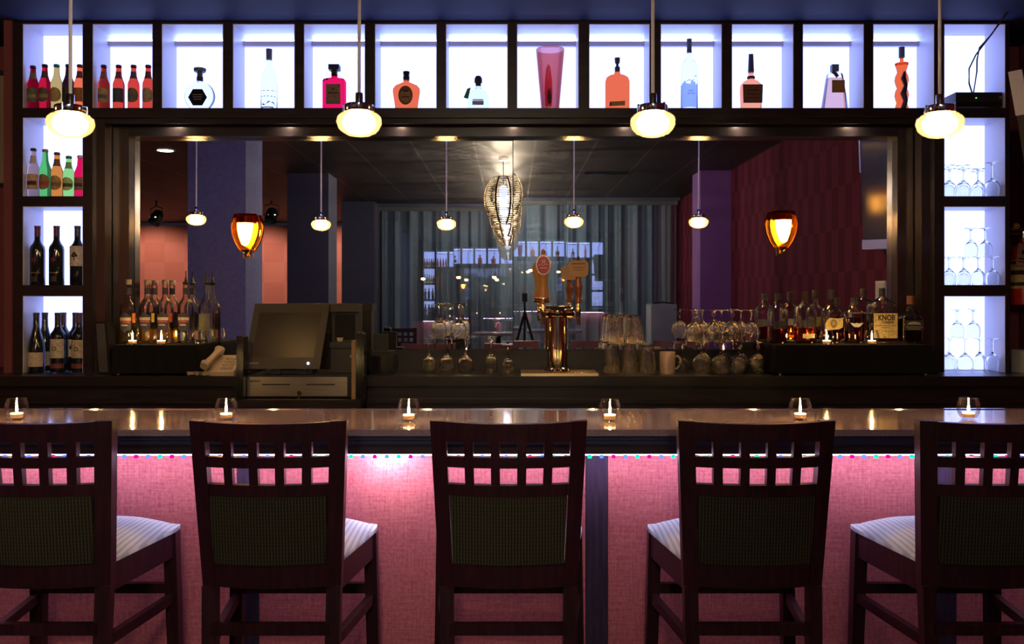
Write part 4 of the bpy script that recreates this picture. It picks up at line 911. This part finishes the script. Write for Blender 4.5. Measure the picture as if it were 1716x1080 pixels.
bm = B(); bx(bm, -.050, .052, .046, .054, .168, .295); obj('opening', bm, BLACKG, t2, bevel=.004)
bm = B(); prism(bm, [(-.034, .158), (-.012, .158), (-.006, .178), (-.040, .178)], .034, .045); obj('receipt', bm, PAPER, t2, smooth=False)
bm = B(); bx(bm, -.05, .045, .018, .0198, .118, .124); obj('paper_slot', bm, BLACK, t2, smooth=False)
bm = B(); bx(bm, .030, .044, .0184, .0198, .078, .090); obj('switch', bm, principled('grey switch', (.30, .24, .20), .5), t2, smooth=False)
def menus(px0, px1, y, z0, z1, n, side, tilt=0):
    w_ = (X(px1, y)-X(px0, y))/n
    for k in range(n):
        x = X(px0, y)+w_*(k+.5)
        t = thing('menu_folder', '%s black menu folder from the left in the upright row %s of the till' % (nth[k], side), 'menu', (x, y+.02, z0), 0, 'black menu folders '+side+' of the till')
        bm = B(); bx(bm, -w_*.45, w_*.45, -.04, .04, 0, z1-z0-(.006 if k % 2 else 0)); obj('cover', bm, BLACKG, t, bevel=min(.0035, w_*.2))
        bm = B(); bx(bm, -w_*.18, w_*.18, -.036, .037, z1-z0+.0005-(.006 if k % 2 else 0), z1-z0+.0025-(.006 if k % 2 else 0)); obj('pages', bm, principled('grey pages', (.25, .22, .2), .8), t, smooth=False)
zm0 = .9985
menus(398, 409.8, 4.30, zm0, Z(563, 4.30), 4, 'left')
menus(597.5, 611, 4.30, zm0, Z(558, 4.30), 4, 'right')
t = tag(obj('clipboard', bx(B(), -.010, .010, 0, .20, 0, .285), principled('tan board', (.30, .19, .11), .6), None, loc=(X(592.5, 4.29), 4.29, zm0), bevel=.003), 'thin tan board standing upright between the cash drawer and the right menus', 'board')
t = thing('binder', 'black binder leaning at the left end of the back counter', 'binder', (-2.064, 4.556, ZC))
bm = B(); hexa(bm, [(-.072, -.03, .003), (.0, -.03, .003), (.0, .05, .003), (-.072, .05, .003), (-.088, -.03, .27), (-.020, -.03, .27), (-.020, .05, .27), (-.088, .05, .27)])
obj('cover', bm, BLACKG, t, bevel=.004); bm = B(); hexa(bm, [(-.060, -.0315, .012), (-.014, -.0315, .012), (-.014, -.0302, .012), (-.060, -.0302, .012), (-.076, -.0315, .26), (-.034, -.0315, .26), (-.034, -.0302, .26), (-.076, -.0302, .26)]); obj('spine_label', bm, principled('grey spine', (.05, .048, .05), .5), t, smooth=False)
t = thing('desk_phone', 'beige corded desk phone left of the menu folders', 'telephone', (X(372, 4.49), 4.49, ZC)); BEI = principled('beige phone plastic', (.42, .31, .20), .45)
bm = B(); hexa(bm, [(-.075, -.07, 0), (.085, -.07, 0), (.085, .10, 0), (-.075, .10, 0), (-.070, -.065, .020), (.080, -.065, .020), (.080, .095, .095), (-.070, .095, .095)]); obj('base', bm, BEI, t, bevel=.006)
bm = B()
for i in range(4):
    for j in range(3):
        y = -.04+i*.03; z = .020+(y+.065)/.16*.075+.0065; bx(bm, .005+j*.022, .020+j*.022, y, y+.016, z-.004, z+.004)
obj('keypad', bm, principled('pale keys', (.60, .48, .32), .5), t, bevel=.001)
hs_ = obj('handset', loft(B(), [(-.095, .020, .018, 3), (-.075, .026, .024, 3), (-.055, .017, .015, 3), (0, .015, .013, 3), (.055, .017, .015, 3), (.075, .026, .024, 3), (.095, .021, .018, 3)], 24), BEI, t, loc=(-.048, .0, .088), rot=(-PI/2+.45, .35, 0))
pts = []
for i in range(140): a = i/140; pts.append((-.145+.11*a+.004*math.sin(i*1.6), -.085+.012*math.sin(6*a), .012+.009*math.cos(i*1.6)+.001))
obj('coiled_cord', tube(B(), pts, .0028, 6), BEI, t)
t = thing('napkin_caddy', 'black napkin caddy on the counter right of the menus', 'caddy', (X(644, 4.58), 4.58, ZC)); bm = B()
bx(bm, -.065, .055, -.05, .07, 0, .095); obj('box', bm, BLACKG, t, bevel=.004)
bm = B(); bx(bm, -.060, .052, -.046, .064, .0952, .118); obj('napkins', bm, principled('black napkins', (.03, .03, .03), .8), t, bevel=.003)
bm = B(); bx(bm, -.060, .015, .01, .05, .1182, .205); obj('card_holder', bm, BLACK, t, bevel=.004)
# ---------------------------------------------------------------- beer tap
yt = 4.56
t = thing('beer_tap_tower', 'polished brass and chrome beer tap tower with carved handles', 'beer tap', (X(934, yt), yt, ZC+.0125)); TAPM = principled('polished tap metal', (.72, .55, .36), .08, metal=1)
bm = B(); lathe(bm, [(0, 0), (.068, 0), (.068, .006), (.058, .014), (.0515, .022), (.0510, .285), (.056, .290), (.058, .300), (.056, .316), (.045, .324), (0, .326)], 40); obj('column', bm, TAPM, t)
bm = B(); lathe(bm, [(0, 0), (.028, 0), (.030, .010), (.030, .16), (.026, .172), (0, .174)], 28); obj('head', bm, TAPM, t, loc=(-.085, 0, .305), rot=(0, PI/2, 0))
def faucet(x, y):
    bm = B(); tube(bm, [(x, y+.06, .305), (x, y+.02, .305), (x, y-.01, .300), (x, y-.018, .280), (x, y-.018, .245)], [.014, .013, .013, .010, .009], 14); f = obj('faucet', bm, TAPM, t)
    bm = B(); lathe(bm, [(0, .300), (.012, .302), (.014, .320), (.009, .334), (.007, .352), (.012, .356), (.012, .372), (0, .374)], 16, x, y); obj('collar', bm, BRASS, f)
GOLDW = principled('golden oak', (.52, .24, .07), .25, coat=.5, noise=.15, nscale=8); DKW = principled('red brown wood', (.22, .055, .02), .25, coat=.5); TANB = principled('tan carved block', (.42, .25, .13), .55)
def SQ(bm):
    for v in bm.verts: v.co.z = .352+(v.co.z-.374)*.77
    return bm
def handle_gold(x, y, front, k=1.):
    bm = B(); loft(bm, [(.374, .014, .014, 2.2), (.385, .028, .024, 2.4), (.44, .029, .024, 2.4), (.50, .022, .02, 2.4), (.56, .026, .024, 2.4), (.60, .038, .026, 2.4), (.635, .042, .026, 2.2), (.665, .030, .024, 2), (.685, .014, .014, 2), (.70, .010, .010, 2), (.715, .012, .012, 2), (.728, .004, .004, 2)], 28)
    for v in bm.verts: v.co.x += x; v.co.y += y
    SQ(bm); h = obj('tap_handle', bm, GOLDW, t)
    bm = B(); lathe(bm, [(.0285, .376), (.033, .380), (.033, .388), (.030, .392), (.030, .400), (.033, .404), (.0325, .41), (.0285, .412)], 24, x, y, cap=False); obj('band', SQ(bm), BRASS, h)
    if front:
        o_ = obj('badge_rim', SQ(prism(B(), ngon(28, .038, x, .622, 0, 1, 1.75), y-.032, y-.022)), BRASS, h, bevel=.002); obj('badge', SQ(prism(B(), ngon(28, .032, x, .622, 0, 1, 1.78), y-.0345, y-.0325)), principled('badge red', (.45, .02, .04), .3, coat=.5), h)
        bm = B(); tube(bm, [(x-.026, y-.0362, .616), (x-.012, y-.0362, .626), (x, y-.0362, .618), (x+.012, y-.0362, .628), (x+.026, y-.0362, .622)], .0026, 6); bx(bm, x-.018, x+.018, y-.0362, y-.0350, .600, .605); bx(bm, x-.006, x-.002, y-.0362, y-.0350, .632, .655); bx(bm, x+.003, x+.007, y-.0362, y-.0350, .632, .655); obj('badge_script', SQ(bm), principled('badge white', (.8, .7, .65), .5), h)
def handle_block(x, y, m, dark):
    bm = B(); lathe(bm, [(0, .374), (.016, .375), (.017, .39), (.013, .40), (.016, .44), (.021, .47), (.019, .50), (.013, .53), (.015, .555), (0, .556)], 20, x, y)
    SQ(bm); h = obj('tap_handle', bm, DKW, t)
    bm = B(); prism(bm, [(x-.044, .556), (x-.026, .545), (x+.030, .545), (x+.046, .560), (x+.050, .60), (x+.046, .640), (x+.032, .652), (x-.032, .652), (x-.048, .640), (x-.046, .60)], y-.020, y+.020); b_ = obj('carved_block', SQ(bm), m, h, bevel=.005)
    bm = B(); lathe(bm, [(0, .652), (.012, .653), (.010, .662), (.005, .668), (.007, .676), (0, .682)], 14, x, y); obj('finial', SQ(bm), BRASS, h)
    if not dark:
        bm = B(); bx(bm, x-.034, x+.034, y-.0225, y-.0212, .626, .636)
        bx(bm, x-.030, x+.030, y-.0225, y-.0212, .604, .609); bx(bm, x-.022, x+.022, y-.0225, y-.0212, .588, .592); obj('carved_letters', SQ(bm), principled('carved brown', (.20, .10, .05), .7), b_, smooth=False)
bar(bm := B(), (-.078, 0, .290), (-.078, -.12, .290), .03, .03); bar(bm, (.095, 0, .290), (.095, -.12, .290), .03, .03); obj('shank', bm, TAPM, t, bevel=.008)
for x in (-.078, .098): faucet(x, -.14)
handle_gold(-.078, -.14, True); handle_block(.098, -.14, TANB, False)
t = thing('drip_tray', 'shallow brass drip tray under the beer tap', 'drip tray', (X(937, 4.50), 4.555, ZC)); bm = B(); bx(bm, -.195, .195, -.115, .13, 0, .012); obj('tray', bm, principled('brass tray', (.72, .52, .28), .3, metal=1), t, bevel=.004)
bm = B()
for k in range(22): bx(bm, -.18+k*.0166, -.172+k*.0166, -.11, -.045, .0121, .0126)
obj('grille', bm, principled('grille shadow gaps', (.15, .10, .06), .4, metal=1), t, smooth=False)

# ---------------------------------------------------------------- amber sconces on the mirror
AMB = thin('amber glass', (1.0, .80, .34), .06, True, .55, (1.0, .56, .06), .25); SGL = emis('sconce glow', (1.0, .70, .25), 22)
def sconce(px, py, lb):
    y = 4.735; t = thing('wall_sconce', lb, 'wall lamp', (X(px, y), y, Z(py, y)), 0, 'amber glass sconces')
    out = [(.012, -.112), (.030, -.098), (.052, -.062), (.070, -.015), (.075, .025), (.070, .065), (.060, .098)]; inn = [(.057, .098), (.067, .065), (.072, .025), (.067, -.014), (.049, -.060), (.028, -.094), (.010, -.106)]
    lathe(bm := B(), out+[(.058, .0985), (.0575, .090)], 36, cap=False, sy=.5); obj('shade', bm, AMB, t)
    lathe(bm := B(), [(0, -.075), (.018, -.065), (.034, -.020), (.040, .020), (.041, .048), (0, .050)], 28, sy=.5); obj('diffuser', bm, SGL, t)
    lathe(bm := B(), [(0, -.125), (.006, -.122), (.020, -.105), (.024, -.096), (0, -.096)], 20, sy=.6); obj('finial', bm, BRASS, t)
    bm = B(); tube(bm, [(0, .0, -.115), (.0, .015, -.128), (0, .028, -.125), (0, .036, -.10)], .006, 10); bx(bm, -.025, .025, .034, .0425, -.14, -.06); obj('bracket', bm, BRASS, t, bevel=.002)
    return t
sconce(411, 389, 'amber glass sconce glowing on the left half of the mirror'); sconce(1312.5, 384, 'amber glass sconce glowing on the right half of the mirror')

# ---------------------------------------------------------------- the room seen in the mirror
CH_SL = principled('champagne slats', (.62, .52, .38), .25, metal=1)
def chandelier(x, y, lb):
    t = thing('slatted_pendant', lb, 'pendant lamp', (x, y, 2.385), 0, 'egg shaped slatted pendants in the room'); Hh = .545; bm = B(); nr = 27
    def R_(f): return .232*math.sqrt(max(.02, 1-((f-.52)/.56)**2))
    for k in range(nr):
        f = k/(nr-1); r = R_(f); z = f*Hh
        rings = []; n = 40
        for (dr, dz) in ((-.010, -.0030), (.002, -.0050), (.002, .0040), (-.010, .0040)): rings.append([((r+dr)*math.cos(2*PI*i/n), (r+dr)*math.sin(2*PI*i/n), z+dz) for i in range(n)])
        vr = [[bm.verts.new(p) for p in q] for q in rings]
        for a, b in zip(vr, vr[1:]+vr[:1]):
            for i in range(n): j = (i+1) % n; bm.faces.new((a[i], a[j], b[j], b[i]))
    obj('slat_shade', bm, CH_SL, t)
    for q in range(8):
        a = 2*PI*(q+.5)/8; bm = B(); lo = []; hi = []
        for k in range(19):
            f = k/18; r = R_(f)-.008; z = f*Hh
            for L_, da in ((lo, -.012), (hi, .012)): L_.append(bm.verts.new((r*math.cos(a)-da*math.sin(a), r*math.sin(a)+da*math.cos(a), z)))
        for k in range(18): bm.faces.new((lo[k], hi[k], hi[k+1], lo[k+1]))
        obj('rib', bm, principled('dark bronze rib', (.05, .035, .03), .3, metal=.7), t)
    lathe(bm := B(), [(0, .10), (.028, .105), (.045, .15), (.045, .42), (.028, .45), (0, .455)], 20); obj('inner_lamp', bm, emis('inner lamp', (.62, .72, 1.3), 4), t)
    tube(bm := B(), [(0, 0, .455), (0, 0, CEIL-2.385-.03)], .005, 8); obj('cord', bm, BLACK, t)
    lathe(bm := B(), [(0, CEIL-2.385-.035), (.05, CEIL-2.385-.033), (.055, CEIL-2.385-.002), (0, CEIL-2.385-.002)], 20); obj('ceiling_canopy', bm, WHITEP, t)
    for a_ in (.8, 3.9): lamp('POINT', 'lamp_light', (.07*math.cos(a_), .07*math.sin(a_), .30), 36, (1.0, .84, .58), t, .012)
chandelier(-.115, -.74, 'egg shaped slatted pendant nearest in the mirror'); chandelier(-.105, -2.64, 'egg shaped slatted pendant, middle of the receding row'); chandelier(-.10, -4.60, 'egg shaped slatted pendant nearest the curtain')
def par_can(px, py, y, lb, rz):
    t = thing('stage_spotlight', lb, 'spotlight', (RX(px, y), y, RZ(py, y)), rz, 'black stage spotlights')
    lathe(bm := B(), [(0, .14), (.05, .135), (.085, .10), (.10, .02), (.10, -.10), (.09, -.10), (.09, .0), (0, .01)], 24); o_ = obj('can', bm, BLACK, t, rot=(.5, .2, 0))
    for q in range(3): obj('bulb', lathe(B(), [(0, -.012), (.012, 0), (0, .012)], 10, -.05+q*.05, .085, -.01+.02*abs(q-1)), emis('spot bulb', (1, .95, .85), 6), t)
    bm = B(); tube(bm, [(-.115, 0, 0), (-.115, 0, .16), (0, 0, .20), (.115, 0, .16), (.115, 0, 0)], .008, 8); obj('yoke', bm, BLACK, t)
    bm = B(); tube(bm, [(0, 0, .20), (0, 0, CEIL-RZ(py, y)-.002)], .014, 8); obj('hanger', bm, BLACK, t); return t
par_can(262, 366, -5.04, 'black stage spotlight by the salmon wall, left of the pair in the mirror', .3); par_can(455, 362, -5.04, 'black stage spotlight between the columns in the mirror', -.3)
yq = 10-9.2
dl = thing('downlight', 'bright round recessed ceiling downlight seen in the mirror at left', 'ceiling light', (RX(277, -.19), -.19, CEIL-.002))
lathe(bm := B(), [(.085, 0), (.105, 0), (.105, -.008), (.085, -.008)], 28, cap=False); obj('rim', bm, WHITEP, dl)
lathe(bm := B(), [(0, -.001), (.084, -.001), (.084, -.006), (0, -.006)], 28); obj('lens', bm, emis('downlight glow', (1, .92, .66), 12), dl)
# downlights over the salmon wall (hidden from the camera but part of the room)
for q, x in enumerate((-7.6, -5.4, -3.6)):
    d2 = thing('downlight', '%s recessed downlight washing the salmon rear wall' % ('left', 'middle', 'right')[q], 'ceiling light', (x, -7.84, CEIL-.002), 0, 'downlights washing the rear wall')
    lathe(bm := B(), [(0, -.001), (.084, -.001), (.084, -.006), (0, -.006)], 24); obj('lens', bm, emis('downlight glow', (1, .92, .66), 12), d2)
    lamp('SPOT', 'downlight_beam', (0, 0, -.02), 70, (1, .74, .54), d2, .06, (-.45, 0, 0), 2.3)
# high tables
TBL = principled('dark table top', (.10, .09, .12), .18, spec=.7)
def table(x, y, lb):
    t = thing('high_table', lb, 'table', (x, y, 0), 0, 'square high tables'); obj('tabletop', bx(B(), -.33, .33, -.33, .33, 1.035, 1.07), TBL, t, bevel=.004)
    lathe(bm := B(), [(0, 0), (.24, 0), (.24, .012), (.05, .03), (.035, .06), (.035, 1.0), (.08, 1.034), (0, 1.034)], 24); obj('pedestal', bm, BLACK, t)
table(-.20, -2.19, 'square dark high table farther from the bar, seen in the mirror'); table(.50, -1.39, 'square dark high table right of centre in the mirror')
t = thing('camera_tripod', 'thin black camera tripod with a small camera seen in the mirror', 'stand', (.135, -.79, 0))  # stands for the camera's own tripod and body, set a little aside
tube(bm := B(), [(0, 0, .55), (0, 0, 1.50)], .012, 10); obj('pole', bm, BLACK, t)
bx(bm := B(), -.03, .03, -.03, .03, 1.42, 1.52); obj('camera_body', bm, BLACK, t, bevel=.006)
for q in range(3):
    a = 2*PI*q/3+.5; obj('leg', bar(B(), (0, 0, 1.30), (.42*math.cos(a), .42*math.sin(a), .013), .022, .022), BLACK, t)
t = thing('equipment_rack', 'blue grey upright equipment case against the red wall in the mirror', 'case', (2.25, -3.84, 0)); obj('body', bx(B(), -.19, .19, -.25, .25, 0, 1.36), principled('blue grey case', (.20, .22, .34), .5), t, bevel=.006)
obj('side_panel', bx(B(), -.196, -.191, -.24, .24, .02, 1.34), principled('pale case side', (.40, .42, .55), .5), t); obj('cable', tube(B(), [(-.15, .2, 1.367), (-.02, .22, 1.39), (.12, .2, 1.37), (.20, .24, 1.33), (.22, .26, 1.0), (.22, .26, .3)], .010, 8), BLACK, t)
vt = thing('ceiling_vent', 'dark slotted ceiling vent seen in the mirror right of centre', 'vent', (1.26, -2.44, CEIL-.001)); obj('frame', bx(B(), -.30, .30, -.07, .07, -.012, -.001), BLACK, vt, bevel=.003)
bm = B()
for q in range(4): bx(bm, -.28, .28, -.055+q*.03, -.043+q*.03, -.017, -.0122)
obj('slats', bm, BLACKG, vt, smooth=False)
# television on the right wall
t = thing('television', 'wall mounted flat television tilted down at the right edge', 'television', (2.545, 4.038, 2.18), math.atan2(.55, .80)); TW, TH = .34, .315
tl = .148
def ty(z): return z*tl
bm = B(); hexa(bm, [(-TW, ty(-TH)-.0, -TH), (TW, ty(-TH), -TH), (TW, ty(-TH)+.05, -TH), (-TW, ty(-TH)+.05, -TH), (-TW, ty(TH), TH), (TW, ty(TH), TH), (TW, ty(TH)+.05, TH), (-TW, ty(TH)+.05, TH)])
obj('case', bm, principled('tv case', (.035, .035, .05), .35), t, bevel=.006)
bm = B(); vs = [bm.verts.new((x, ty(z)+.0512, z)) for x, z in ((-TW+.02, -TH+.055), (TW-.02, -TH+.055), (TW-.02, TH-.02), (-TW+.02, TH-.02))]; bm.faces.new(vs); obj('screen', bm, principled('tv screen', (.075, .070, .060), .12, spec=.8), t, smooth=False)
bm = B(); hexa(bm, [(-TW, ty(-TH)-.02, -TH-.062), (TW, ty(-TH)-.02, -TH-.062), (TW, ty(-TH)+.075, -TH-.062), (-TW, ty(-TH)+.075, -TH-.062), (-TW, ty(-TH)-.02, -TH-.002), (TW, ty(-TH)-.02, -TH-.002), (TW, ty(-TH)+.075, -TH-.002), (-TW, ty(-TH)+.075, -TH-.002)]); obj('sound_bar', bm, principled('pale sound bar', (.55, .52, .58), .5), t, bevel=.006)
bm = B(); hexa(bm, [(-TW-.008, ty(TH-.22)-.004, TH-.2), (-TW-.001, ty(TH-.22)-.004, TH-.2), (-TW-.001, ty(TH-.22)+.054, TH-.2), (-TW-.008, ty(TH-.22)+.054, TH-.2), (-TW-.008, ty(TH)-.004, TH), (-TW-.001, ty(TH)-.004, TH), (-TW-.001, ty(TH)+.054, TH), (-TW-.008, ty(TH)+.054, TH)]); obj('edge_trim', bm, principled('pale edge trim', (.55, .57, .75), .4), t, smooth=False)
bm = B(); bx(bm, -.05, .05, -.18, -.01, -.05, .05); bar(bm, (0, -.15, 0), (.222, -.305, 0), .05, .05); obj('wall_bracket', bm, BLACK, t, smooth=False)
tag(obj('television_cable', tube(B(), [(2.84, 2.76, 1.88), (2.885, 2.76, 1.80), (2.885, 2.76, 1.62)], .006, 8), BLACK), 'thin dark cable running down the red wall below the television', 'cable')
t = thing('wall_box', 'white electrical box on the red wall below the television in the mirror', 'electrical box', (2.8635, 2.76, 1.545)); obj('box', bx(B(), -.036, .036, -.09, .09, -.07, .07), principled('white box', (.70, .72, .82), .5), t, bevel=.005); obj('cover', bx(B(), -.042, -.0365, -.075, .075, -.055, .055), principled('off white cover', (.60, .58, .50), .5), t, bevel=.003)
# fire extinguisher and things at the photo edges
t = thing('fire_extinguisher', 'red fire extinguisher with inspection tag on the wall at the right edge', 'fire extinguisher', (2.80, 4.84, 1.455)); REDP = principled('extinguisher red', (.55, .02, .03), .25, coat=.5)
lathe(bm := B(), [(0, 0), (.060, 0), (.066, .006), (.066, .27), (.058, .31), (.035, .335), (.018, .342), (.018, .365), (0, .365)], 28); obj('cylinder', bm, REDP, t)
o_ = obj('label', arc_label(B(), .0667, .09, .245, -1.7, 1.2, 14), label_mat('extinguisher label', (.62, .45, .16)), t); bm = B()
for z0, z1 in ((.225, .240), (.165, .190), (.105, .125)): arc_label(bm, .0671, z0, z1, -1.65, 1.15, 12)
obj('label_bands', bm, INK, o_)
bm = B(); lathe(bm, [(0, .365), (.022, .366), (.022, .40), (.012, .41), (0, .41)], 16); bx(bm, -.075, .02, -.012, .012, .410, .424); bx(bm, -.070, .02, -.012, .012, .385, .396); obj('valve', bm, CHROME, t, bevel=.002)
lathe(bm := B(), [(0, 0), (.016, 0), (.016, .01), (0, .01)], 16); obj('gauge', bm, principled('yellow gauge', (.7, .5, .08), .4), t, loc=(-.05, -.016, .432), rot=(PI/2, 0, 0))
bm = B(); bx(bm, -.108, -.045, -.0725, -.0715, .205, .325); g_ = obj('inspection_tag', bm, principled('tag buff', (.52, .36, .24), .7), t, smooth=False, rot=(0, .12, 0)); bm = B()
bx(bm, -.085, -.065, -.0732, -.0727, .268, .290); bx(bm, -.100, -.055, -.0732, -.0727, .240, .246); bx(bm, -.100, -.055, -.0732, -.0727, .225, .229); obj('tag_print', bm, INK, g_, smooth=False)
bm = B(); bx(bm, -.03, .03, .062, .2195, .10, .14); bx(bm, -.05, .05, .205, .2195, .02, .30); obj('bracket', bm, BLACK, t, smooth=False)
tag(obj('storage_box', bx(B(), 2.665, 2.85, 4.50, 4.72, ZC, ZC+.118), principled('pale blue grey box', (.55, .60, .72), .5), bevel=.004), 'pale grey box on the counter at the right edge below the extinguisher', 'box')
t = thing('framed_notice', 'framed beige notice on the wall at the extreme left edge', 'picture', (-3.06, 5.04, 2.46)); obj('frame', bx(B(), -.19, .19, -.02, .015, -.33, .33), BLACK, t, bevel=.003); obj('sheet', bx(B(), -.165, .175, -.0225, -.0205, -.31, .30), principled('beige sheet', (.30, .21, .14), .7), t, smooth=False)

# ---------------------------------------------------------------- light and camera
w = bpy.data.worlds.new('room_dark'); bpy.context.scene.world = w; w.use_nodes = True
w.node_tree.nodes['Background'].inputs[0].default_value = (.3, .35, .6, 1); w.node_tree.nodes['Background'].inputs[1].default_value = .02
cd = bpy.data.cameras.new('camera'); cam = bpy.data.objects.new('camera', cd); C.objects.link(cam)
cam.location = (0, 0, H); cam.rotation_euler = (PI/2, 0, 0); cd.sensor_fit = 'HORIZONTAL'; cd.sensor_width = 36; cd.lens = 36*F/1716
cd.shift_x = (858-860)/1716; cd.shift_y = -(540-507)/1716; cd.clip_start = .01; cd.clip_end = 60
sc = bpy.context.scene; sc.camera = cam
sc.view_settings.view_transform = 'Standard'; sc.view_settings.look = 'None'; sc.view_settings.gamma = 1; sc.view_settings.use_curve_mapping = False
sc.view_settings.exposure = 0.85
sc.cycles.max_bounces = 14; sc.cycles.transmission_bounces = 14; sc.cycles.glossy_bounces = 6; sc.cycles.transparent_max_bounces = 24; sc.cycles.diffuse_bounces = 4
sc.cycles.caustics_refractive = True; sc.cycles.caustics_reflective = True; sc.cycles.sample_clamp_indirect = 25.0
